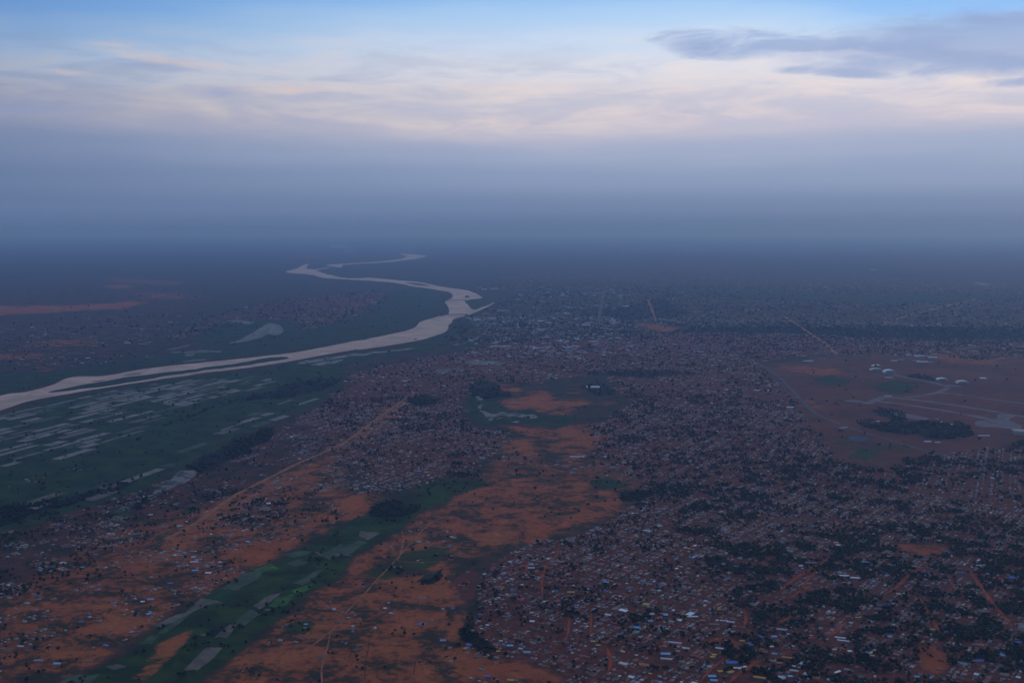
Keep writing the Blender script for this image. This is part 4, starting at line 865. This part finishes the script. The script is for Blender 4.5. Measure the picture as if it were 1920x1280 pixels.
def unit_roof(material, form):
    o = 0.54; e = 0.5
    if form == 'flat':     # slab with a parapet rim
        v, f = [], []
        def box(x0, x1, y0, y1, z0, z1):
            n = len(v)
            v.extend([(x0, y0, z0), (x1, y0, z0), (x1, y1, z0), (x0, y1, z0), (x0, y0, z1), (x1, y0, z1), (x1, y1, z1), (x0, y1, z1)])
            f.extend([(n, n + 3, n + 2, n + 1), (n + 4, n + 5, n + 6, n + 7), (n, n + 1, n + 5, n + 4), (n + 1, n + 2, n + 6, n + 5), (n + 2, n + 3, n + 7, n + 6), (n + 3, n, n + 4, n + 7)])
        box(-.51, .51, -.51, .51, .725, .90)
        for a, b_, c, d in ((-.51, .51, -.51, -.47), (-.51, .51, .47, .51), (-.51, -.47, -.469, .469), (.47, .51, -.469, .469)): box(a, b_, c, d, .902, 1.0)
    elif form == 'gable':
        t = 0.035
        v = [(-o, -o, .69), (o, -o, .69), (o, 0, 1.0), (-o, 0, 1.0), (-o, o, .69), (o, o, .69)]
        v += [(a, b_, c - t) for a, b_, c in v]
        f = [(0, 1, 2, 3), (3, 2, 5, 4), (7, 6, 9, 8), (8, 9, 10, 11), (0, 6, 7, 1), (5, 11, 10, 4), (1, 7, 8, 2), (2, 8, 11, 5), (0, 3, 9, 6), (3, 4, 10, 9)]
    else:
        n = 10; v = []; f = []
        for sx in (-.515, .515):
            v += [(sx, -0.515 * math.cos(math.pi * i / n), 0.27 + 0.73 * math.sin(math.pi * i / n)) for i in range(n + 1)]
        m_ = n + 1
        f = [(i, i + m_, i + m_ + 1, i + 1) for i in range(n)]
    return mesh_np('roof', v, f, material)
_um = {}
def um(kind, key, form):
    k = (kind, key, form)
    if k not in _um: _um[k] = unit_wall(M_WALL[key], form) if kind == 'w' else unit_roof(M_ROOF[key], form)
    return _um[k]
M_PANE = plain('window_glass', (0.05, 0.06, 0.08), 0.2, 0.5, 0.3, 0.1)
M_DOOR = plain('hangar_door', (0.20, 0.20, 0.22), 0.6, 0.3, 0.3, 0.1)
def unit_box(name, material):
    v = [(a, b_, c) for c in (0, 1) for a, b_ in ((-.5, -.5), (.5, -.5), (.5, .5), (-.5, .5))]
    return mesh_np(name, v, [(3, 2, 1, 0), (4, 5, 6, 7), (0, 1, 5, 4), (1, 2, 6, 5), (2, 3, 7, 6), (3, 0, 4, 7)], material)
ME_WIN, ME_DOOR = unit_box('window', M_PANE), unit_box('door', M_DOOR)
def building(name, cat, x, y, ln, dp, ht, col, form, turn, label, group, wall=None):
    e = bpy.data.objects.new(name, None); COL.objects.link(e)
    e.empty_display_size = 2.0
    e.location = (x, y, 0); e.rotation_euler = (0, 0, turn)
    e['label'] = label; e['category'] = cat
    if group: e['group'] = group
    wl = link('wall', um('w', wall if wall is not None else random.randrange(4), form), e); wl.scale = (ln, dp, ht)
    rf = link('roof', um('r', col, form), e); rf.scale = (ln, dp, ht)
    return e
PLACED = []
BLUE_ = 0
for (name, cat, px, py, ln, dp, ht, col, form, turn, label, group) in BLD:
    x, y = pt(px, py)
    yaw = math.radians(turn) * 0.9
    e = building(name, cat, x, y, ln, dp, ht, col, form, yaw, label, group, 3 if col in ('white', 'pale') else (2 if ht > 9 else None))
    PLACED.append((x, y, max(ln, dp) * 0.55)); PLACED.append((x - ln * 0.25, y - dp * 0.5 - 14, 12)); PLACED.append((x + ln * 0.25, y - dp * 0.5 - 14, 12))
    if cat == 'block':            # window bands storey by storey
        ns = max(2, int(ht * 0.72 / 3.6)); st = ht * 0.72 / ns; nc = max(4, int(ln / 8))
        for s in range(ns):
            for c in range(nc):
                wv = link('window', ME_WIN, e); wv.scale = (ln / nc * 0.6, 0.5, st * 0.5)
                wv.location = (-ln / 2 + (c + 0.5) * ln / nc, -dp / 2 - 0.2, s * st + st * 0.28)
    elif cat in ('hangar',):
        dv = link('door', ME_DOOR, e); dv.scale = (ln * 0.012 + 0.6, dp * 0.62, ht * 0.55) ; dv.location = (-ln / 2 - 0.35, 0, 0)
        dv2 = link('door', ME_DOOR, e); dv2.scale = (ln * 0.3, 0.6, ht * 0.24); dv2.location = (0, -dp / 2 - 0.32, 0)

# ------------------------------------------------------------------ bridges
M_CONC = plain('bridge_concrete', (0.055, 0.042, 0.042), 0.85, 0.2, 0.05)
def bridge(p0, p1, z, width, npier, label):
    x0, y0 = pt(*p0); x1, y1 = pt(*p1)
    L = math.hypot(x1 - x0, y1 - y0)
    e = bpy.data.objects.new('bridge', None); COL.objects.link(e)
    e.location = ((x0 + x1) / 2, (y0 + y1) / 2, 0); e.rotation_euler = (0, 0, math.atan2(y1 - y0, x1 - x0))
    e['label'] = label; e['category'] = 'bridge'; e['group'] = 'river bridges'
    ub = unit_box('deck', M_CONC)
    d = link('deck', ub, e); d.scale = (L, width, 5.0); d.location = (0, 0, z - 5.0)
    for s in (-1, 1):
        r_ = link('parapet', ub, e); r_.scale = (L, 0.5, 1.3); r_.location = (0, s * (width / 2 - 0.6), z + 0.003)
    for i in range(npier):
        pr = link('pier', ub, e); pr.scale = (9.0, width * 0.8, z - 5.0); pr.location = (-L / 2 + (i + 0.5) * L / npier, 0, 0)
    for s in (-1, 1):
        ab = link('abutment', ub, e); ab.scale = (30, width + 4, z - 0.3); ab.location = (s * (L / 2 + 15.2), 0, 0)
bridge((829, 592.3), (873, 591.2), 26.0, 20.0, 9, 'long low concrete bridge on many piers across the muddy river')
bridge((832.5, 564.3), (871.5, 563.6), 20.0, 18.0, 9, 'farther, fainter bridge upstream below the small islet')

# ------------------------------------------------------------------ small houses and trees over the land cover
def segdist(x, y, seg):
    best = np.full(x.shape, 1e9)
    for a, b_ in zip(seg[:-1], seg[1:]):
        d = b_ - a; L2 = max((d ** 2).sum(), 1e-6)
        t = np.clip(((x - a[0]) * d[0] + (y - a[1]) * d[1]) / L2, 0, 1)
        best = np.minimum(best, np.hypot(x - a[0] - t * d[0], y - a[1] - t * d[1]))
    return best
def keep_clear(x, y, pad=4.0):
    """true where nothing is built: no road, no water, no named building"""
    ok = np.ones(x.shape, bool)
    for seg, wd in ROAD_SEG:
        mx, my = seg.min(0) - wd - pad, seg.max(0) + wd + pad
        i = np.where((x > mx[0]) & (x < my[0]) & (y > mx[1]) & (y < my[1]))[0]
        if len(i): ok[i] &= segdist(x[i], y[i], seg) > wd * 0.5 + pad
    px, py = PX(x, y)
    for p in [RIVER_MAIN, RIVER_FAR] + list(PONDS.values()): ok &= ~inpoly(px, py, smooth_closed(p, 2))
    for bx, by, r in PLACED:
        i = (np.abs(x - bx) < r + 8) & (np.abs(y - by) < r + 8)
        if i.any(): ok[i] &= np.hypot(x[i] - bx, y[i] - by) > r + 6
    return ok
def plots(pitch, r0, r1, angle, seed, street=6):
    """jittered rows of plots between two ranges from the viewpoint"""
    r = np.random.default_rng(seed)
    n = int(r1 * 1.05 / pitch)
    i, j = np.meshgrid(np.arange(-n, n), np.arange(-n, n), indexing='ij')
    i = i.ravel(); j = j.ravel()
    ca, sa = math.cos(angle), math.sin(angle)
    gx = i * pitch; gy = j * pitch
    cx0, cy0 = 0.0, 0.0
    x = gx * ca - gy * sa; y = gx * sa + gy * ca
    d = np.hypot(x, y); th = np.abs(np.arctan2(x, y))
    k = (d > r0) & (d < r1) & (th < math.radians(29)) & (i % street != 0) & (j % (street - 2) != 0)
    x, y = x[k], y[k]
    x = x + r.uniform(-.16, .16, len(x)) * pitch; y = y + r.uniform(-.16, .16, len(x)) * pitch
    return x, y, r
def houses_in(pitch, r0, r1, angle, seed, size, keep, dmin=0.0):
    x, y, r = plots(pitch, r0, r1, angle, seed)
    c = cover(x, y)
    dens = c['town'] * np.where(c['bare'] >= 0.9, 0.08, 1.0) * np.where(c['wood'] > 0, 0.15, 1.0) * np.where((c['green'] > 0.7), 0.12, 1.0)
    clus = fbm(x / 160, y / 160, 91, 3)
    dens = np.where(c['town'] < 0.7, dens * np.clip((clus - 0.42) * 7, 0.0, 2.2), dens * np.clip(0.35 + (clus - 0.25) * 2.2, 0.3, 1.15))
    k = (r.random(len(x)) < dens * keep)
    x, y = x[k], y[k]
    ok = keep_clear(x, y)
    x, y = x[ok], y[ok]; n = len(x)
    c = {q: v[k][ok] for q, v in c.items()}
    ln = size * np.exp(r.normal(0, .36, n)); dp = ln * r.uniform(.5, .85, n)
    rot = angle + np.where(r.random(n) < .5, 0, math.pi / 2) + r.normal(0, .06, n)
    ht = r.uniform(3.4, 5.0, n)
    bright = (c['tsh'] < 0.3) & (np.hypot(x, y) < 5600)
    pw = PWV.copy()
    if r0 > 9000:
        for q, f_ in (('pale', 5), ('white', 7), ('grey', 1.5), ('sky', 2)): pw[RNAMES.index(q)] *= f_
        pw /= pw.sum()
    col = np.where(bright, r.choice(len(RNAMES), n, p=PWB), r.choice(len(RNAMES), n, p=pw))
    if r0 > 9000:        # offices, stores and sheds of the centre are bigger and paler than houses
        ctr = (c['px'] > 870) & (c['px'] < 1190) & (c['py'] > 535) & (c['py'] < 672) & (r.random(n) < 0.22)
        ln = np.where(ctr, ln * r.uniform(1.6, 3.4, n), ln); dp = np.where(ctr, dp * 1.6, dp); ht = np.where(ctr, ht * 2.6, ht)
        col = np.where(ctr, r.choice([RNAMES.index(q) for q in ('white', 'pale', 'sky', 'cream', 'tan')], n, p=[.3, .3, .1, .15, .15]), col)
    return x, y, ln, dp, ht, rot, col, r.random(n) < 0.6
a_r = math.atan2(*(np.array(pt(1536, 1059)) - np.array(pt(1459, 1111)))[::-1])
sets = [houses_in(19.5, 3000, 6500, a_r, 1, 12.0, 0.95), houses_in(25.0, 6500, 9500, a_r + 0.2, 2, 13.5, 0.85), houses_in(46.0, 9500, 19000, a_r - 0.15, 3, 21.0, 0.6), houses_in(105.0, 17000, 36000, 0.3, 4, 40.0, 0.5)]
H = [np.concatenate(z) for z in zip(*sets)]
hx, hy, hl, hd, hh, hr, hc, hg = H
ppx, ppy = PX(hx, hy)
inview = (ppx > 8) & (ppx < 1912) & (ppy < 1274) & (ppy > 440)
rad = np.hypot(hx, hy)
score = np.where(inview & (rad < 6500), (hl * hd) ** 0.5 / rad, 0)
order = np.argsort(-score)[:200]
single = np.zeros(len(hx), bool); single[order] = True

def house_stuff(idx, name):
    n = len(idx)
    x, y, l, d, h, r_, c, g = [q[idx] for q in (hx, hy, hl, hd, hh, hr, hc, hg)]
    cs, sn = np.cos(r_), np.sin(r_)
    base = np.array([(-.5, -.5, 0), (.5, -.5, 0), (.5, .5, 0), (-.5, .5, 0), (-.5, -.5, .78), (.5, -.5, .78), (.5, .5, .78), (-.5, .5, .78), (-.5, 0, 1.), (.5, 0, 1.)])
    P = np.repeat(base[None], n, 0)
    P[~g, 8:, 2] = 0.785
    lx = P[:, :, 0] * l[:, None]; ly = P[:, :, 1] * d[:, None]
    V = np.stack([x[:, None] + lx * cs[:, None] - ly * sn[:, None], y[:, None] + lx * sn[:, None] + ly * cs[:, None], P[:, :, 2] * h[:, None]], -1).reshape(-1, 3)
    off = (np.arange(n) * 10)[:, None, None]
    q = (np.array([(0, 1, 5, 4), (1, 2, 6, 5), (2, 3, 7, 6), (3, 0, 4, 7), (4, 5, 9, 8), (8, 9, 6, 7)])[None] + off).reshape(-1, 4)
    t = (np.array([(5, 6, 9), (7, 4, 8)])[None] + off).reshape(-1, 3)
    me = fast_mesh(name, V, quads=q, tris=t)
    rc = np.array([ROOF[k] for k in RNAMES])[c]; wc = np.array(WALLC)[rng.integers(0, 4, n)]
    rc = rc * rng.uniform(.8, 1.15, (n, 1))
    qt = np.stack([wc, wc, wc, wc, rc, rc], 1).reshape(-1, 3); tt = np.stack([wc, wc], 1).reshape(-1, 3)
    face_tint(me, np.concatenate([qt, tt]))
    me.materials.append(attr_material('house_tint', 0.6, 0.3))
    return link(name, me, kind='stuff', label='thousands of small metal and mud roofed houses of the hazy town', category='houses')
house_stuff(np.where(~single)[0], 'town_housing')

LM = [((1744, 1245), 'the red oval ground'), ((1727, 1028), 'the wide red clearing'), ((1530, 1167), 'the long red clearing'), ((1400, 1178), 'the forked red clearing'), ((1430, 1158), 'the green plot'), ((1372, 1242), 'the largest blue roof'),
      ((1596, 1081), 'the long white school'), ((1582, 1198), 'the parallel thin white roofs'), ((1500, 1085), 'the long red street'), ((1385, 1065), 'the dark drain trees'), ((1860, 1080), 'the upper right red street'), ((1865, 1180), 'the right picture edge'),
      ((1835, 1238), 'the vivid blue roof'), ((1630, 1240), 'the yellow roof in trees'), ((1425, 1270), 'the long bright yellow roof'), ((1270, 1210), 'the long pale roof'), ((1215, 1245), 'the long orange roof'), ((1150, 1225), 'the middle dirt street'),
      ((1052, 1105), 'the red clearing by the crossing'), ((1000, 1075), 'the red street crossing'), ((960, 1215), 'the town edge sky blue roofs'), ((900, 1175), 'the scrubby town edge'), ((1000, 1160), 'the bright white roof'), ((1110, 1160), 'the red plot in town'),
      ((1180, 1100), 'the upper near town'), ((1290, 1140), 'the thin white roof'), ((1250, 1060), 'the tree clumps of the upper town'), ((370, 1070), 'the large light blue roof'), ((300, 1120), 'the red and blue roofs above the valley'), ((60, 1190), 'the lower left hamlet'),
      ((170, 1040), 'the left sparse village'), ((470, 960), 'the wide dirt road'), ((720, 1080), 'the straight dirt track'), ((500, 1130), 'the bright green rice'), ((1700, 1130), 'the dark trees at right'), ((1620, 1120), 'the school street'), ((80, 1270), 'the bottom left corner'), ((1330, 1200), 'the red street bend'), ((1900, 1270), 'the bottom right corner')]
LP = np.array([l[0] for l in LM], float)
CN = {'sky': 'light blue', 'pale': 'pale metal', 'grey': 'grey metal', 'tan': 'tan', 'dark': 'blackened', 'teal': 'greenish'}
def where(px, py):
    i = int(np.argmin(((LP - (px, py)) * (1, 1.6) ** np.array(1) if False else ((LP - (px, py)) * np.array((1, 1.6))) ** 2).sum(1)))
    dx_, dy_ = px - LP[i][0], (py - LP[i][1]) * 1.6
    if math.hypot(dx_, dy_) < 14: rel = 'right by'
    elif abs(dx_) > abs(dy_): rel = 'right of' if dx_ > 0 else 'left of'
    else: rel = 'below' if dy_ > 0 else 'above'
    return rel, LM[i][1]
recs = []
med = np.median(hl[order])
for i in order:
    rel, lm = where(ppx[i], ppy[i]); cn = CN.get(RNAMES[hc[i]], RNAMES[hc[i]])
    sz = 'large' if hl[i] > med * 1.12 else ('small' if hl[i] < med * 0.9 else 'mid sized')
    recs.append([i, f'{sz} {cn} roofed house {rel} {lm}'])
by = {}
for r_ in recs: by.setdefault(r_[1], []).append(r_)
ORD = ['leftmost'] + [q + ' from left' for q in 'second third fourth fifth sixth seventh eighth ninth tenth eleventh twelfth thirteenth fourteenth fifteenth sixteenth'.split()]
for lab, rs in by.items():
    rs.sort(key=lambda q: ppx[q[0]])
    for k, q in enumerate(rs):
        l2 = lab if len(rs) == 1 or len(rs) > 16 else (lab + ', ' + (('left one', 'right one')[k] if len(rs) == 2 else ORD[k]))
        i = q[0]
        building('house', 'house', float(hx[i]), float(hy[i]), float(hl[i]), float(hd[i]), float(hh[i]), RNAMES[hc[i]], 'gable' if hg[i] else 'flat', float(hr[i]), l2, 'small houses of the near town')

# trees
M_LEAF = attr_material('tree_leaves', 0.9, 0.1, 0.3, 0.35)
M_TRUNK = plain('bark', (0.07, 0.05, 0.04), 0.95, 0.1, 1.0)
def ico():
    bm = bmesh.new(); bmesh.ops.create_icosphere(bm, subdivisions=1, radius=1.0)
    v = np.array([q.co[:] for q in bm.verts]); f = np.array([[q.index for q in p.verts] for p in bm.faces]); bm.free()
    return v, f
IV, IF_ = ico()
def crown_mesh(seed):
    r = np.random.default_rng(seed); vs, fs, cs = [], [], []
    lobes = [(r.normal(0, .42), r.normal(0, .42), r.uniform(-.12, .35), r.uniform(.36, .62)) for _ in range(6)] + [(0, 0, .1, .68)]
    for cx, cy, cz, rad_ in lobes:
        for _ in range(34):
            d = r.normal(size=3); d /= np.linalg.norm(d)
            p = np.array((cx, cy, cz)) + d * rad_ * r.uniform(.72, 1.08) * np.array((1, 1, .72))
            u = r.normal(size=3); u -= d * u.dot(d) * 0.6; u /= np.linalg.norm(u); v = np.cross(d, u); s = r.uniform(.10, .2)
            n = len(vs)
            vs += [tuple(p + u * s), tuple(p + v * s * .8), tuple(p - u * s), tuple(p - v * s * .8)]
            fs.append((n, n + 1, n + 2, n + 3))
            g = r.uniform(.6, 1.3); cs.append((0.016 * g, 0.028 * g, 0.017 * g))
    me = mesh_np('crown', vs, fs, M_LEAF); face_tint(me, np.array(cs)); return me
CROWNS = [crown_mesh(s) for s in range(6)]
def trunk_mesh():
    v, f = [], []
    def tube(p0, p1, r0, r1):
        n = len(v); a = np.array(p0); b_ = np.array(p1); d = b_ - a; d /= np.linalg.norm(d)
        u = np.cross(d, (0.3, 1, 0)); u /= np.linalg.norm(u); w_ = np.cross(d, u)
        for c, r in ((a, r0), (b_, r1)):
            for k in range(6): v.append(tuple(c + r * (math.cos(k * math.pi / 3) * u + math.sin(k * math.pi / 3) * w_)))
        for k in range(6): f.append((n + k, n + (k + 1) % 6, n + 6 + (k + 1) % 6, n + 6 + k))
    tube((0, 0, 0), (0, 0, .9), .11, .08)
    for k in range(4):
        a = k * 1.6; tube((0, 0, .82), (.5 * math.cos(a), .5 * math.sin(a), 1.35), .06, .025)
    return mesh_np('trunk', v, f, M_TRUNK)
TRUNK = trunk_mesh()
def trees_in(pitch, r0, r1, seed, size, keep):
    r = np.random.default_rng(seed)
    n = int(math.radians(58) * (r1 ** 2 - r0 ** 2) / 2 / pitch ** 2)
    d = np.sqrt(r.uniform(r0 ** 2, r1 ** 2, n)); a = r.uniform(-math.radians(29), math.radians(29), n)
    x = np.sin(a) * d; y = np.cos(a) * d
    c = cover(x, y)
    cl = fbm(x / 70, y / 70, 41, 3); cl2 = fbm(x / 380, y / 380, 43, 3)
    p = np.where(c['town'] < .6, c['town'] * .55, c['town'] ** 0.5) * c['tsh'] * np.clip((cl - .42) * 7, 0, 1.6) * np.clip(.3 + (cl2 - .3) * 2.4, .1, 1.2)
    p = np.maximum(p, c['wood'] * np.clip((cl - .34) * 5, 0.05, .85))
    p = np.maximum(p, np.where(c['green'] > .3, np.clip((cl - .56) * 3, 0, .4) * np.where(np.hypot(x, y) < 6500, .45, .16), 0))
    p = np.maximum(p, np.where((c['town'] == 0) & (c['wood'] == 0), np.clip((cl - .62) * 3, 0, .4) * .12, 0))
    p = np.where((c['bare'] >= 0.9) & (c['wood'] == 0), p * .10, p)
    k = r.random(n) < p * keep
    x, y = x[k], y[k]; ok = keep_clear(x, y, 1.0); x, y = x[ok], y[ok]
    s = size * np.exp(r.normal(0, .25, len(x)))
    return x, y, s
ts = [trees_in(11.5, 3000, 6500, 21, 6.0, 0.9), trees_in(19.0, 6500, 10000, 22, 7.6, 0.8), trees_in(36.0, 10000, 18000, 23, 10.5, 0.7), trees_in(75.0, 17000, 30000, 24, 15.0, 0.7)]
tx, ty, tr = [np.concatenate(z) for z in zip(*ts)]
tpx, tpy = PX(tx, ty)
tv = (tpx > 6) & (tpx < 1914) & (tpy < 1276)
tsc = np.where(tv & (np.hypot(tx, ty) < 6500), tr / np.hypot(tx, ty), 0)
tord = np.argsort(-tsc)[:300]
tsingle = np.zeros(len(tx), bool); tsingle[tord] = True
def tree_stuff(idx):
    n = len(idx); x, y, s = tx[idx], ty[idx], tr[idx]
    jit = rng.uniform(.72, 1.25, (n, 12))
    P = IV[None] * jit[:, :, None] * np.array((1, 1, .8))
    P = P * s[:, None, None]; P[:, :, 2] += (s * 1.15)[:, None]
    V = P + np.stack([x, y, np.zeros(n)], 1)[:, None, :]
    f = (IF_[None] + (np.arange(n) * len(IV))[:, None, None]).reshape(-1, 3)
    me = fast_mesh('tree_mass', V.reshape(-1, 3), tris=f)
    g = rng.uniform(.45, 1.7, (n, 1, 1)) * rng.uniform(.7, 1.3, (n, 20, 1))
    face_tint(me, (g * np.array((0.019, 0.030, 0.016))).reshape(-1, 3))
    me.materials.append(M_LEAF)
    return link('tree_cover', me, kind='stuff', label='scattered dark trees and groves between the houses and fields', category='trees')
tree_stuff(np.where(~tsingle)[0])
TREC = []; tmed = float(np.median(tr[tord]))
for k, i in enumerate(tord):
    e = bpy.data.objects.new('tree', None); COL.objects.link(e); s = float(tr[i])
    e.location = (float(tx[i]), float(ty[i]), 0); e.rotation_euler = (0, 0, random.uniform(0, 6.28)); e.scale = (s, s, s)
    rel, lm = where(tpx[i], tpy[i])
    e['category'] = 'tree'; e['group'] = 'trees among the near houses'; TREC.append((f'{"big" if tr[i] > tmed else "smaller"} dark tree {rel} {lm}', float(tpx[i]), e))
    link('trunk', TRUNK, e)
    c = link('crown', CROWNS[k % 6], e); c.location = (0, 0, 1.15)

tby = {}
for l_, x_, e in TREC: tby.setdefault(l_, []).append((x_, e))
for l_, q in tby.items():
    q.sort(key=lambda z: z[0])
    for k, (x_, e) in enumerate(q):
        e['label'] = l_ if len(q) == 1 or len(q) > 16 else l_ + ', ' + (('left one', 'right one')[k] if len(q) == 2 else ORD[k])

# ------------------------------------------------------------------ haze: even air round everything
def build_haze():
    h = 270000.0; z0, z1 = -1.0, 1850.0
    v = [(a, b_, c) for c in (z0, z1) for a, b_ in ((-h, -h), (h, -h), (h, h), (-h, h))]
    m = bpy.data.materials.new('haze_air'); m.use_nodes = True
    b = NB(m.node_tree); out = b.n('ShaderNodeOutputMaterial'); p = b.n('ShaderNodeVolumePrincipled')
    p.inputs['Color'].default_value = (0.38, 0.59, 1.0, 1)
    p.inputs['Absorption Color'].default_value = (0.42, 0.50, 1.0, 1)
    p.inputs['Density'].default_value = 2.05e-5
    p.inputs['Anisotropy'].default_value = 0.4
    b.link(p.outputs[0], out.inputs['Volume'])
    me = mesh_np('haze', v, [(3, 2, 1, 0), (4, 5, 6, 7), (0, 1, 5, 4), (1, 2, 6, 5), (2, 3, 7, 6), (3, 0, 4, 7)], m)
    link('haze', me, kind='stuff')
build_haze()
print('COUNTS houses', len(hx), 'trees', len(tx), 'tris', sum(len(o.data.loop_triangles) or sum(len(p.vertices) - 2 for p in o.data.polygons) for o in COL.objects if o.type == 'MESH' and len(o.data.polygons) > 5000))
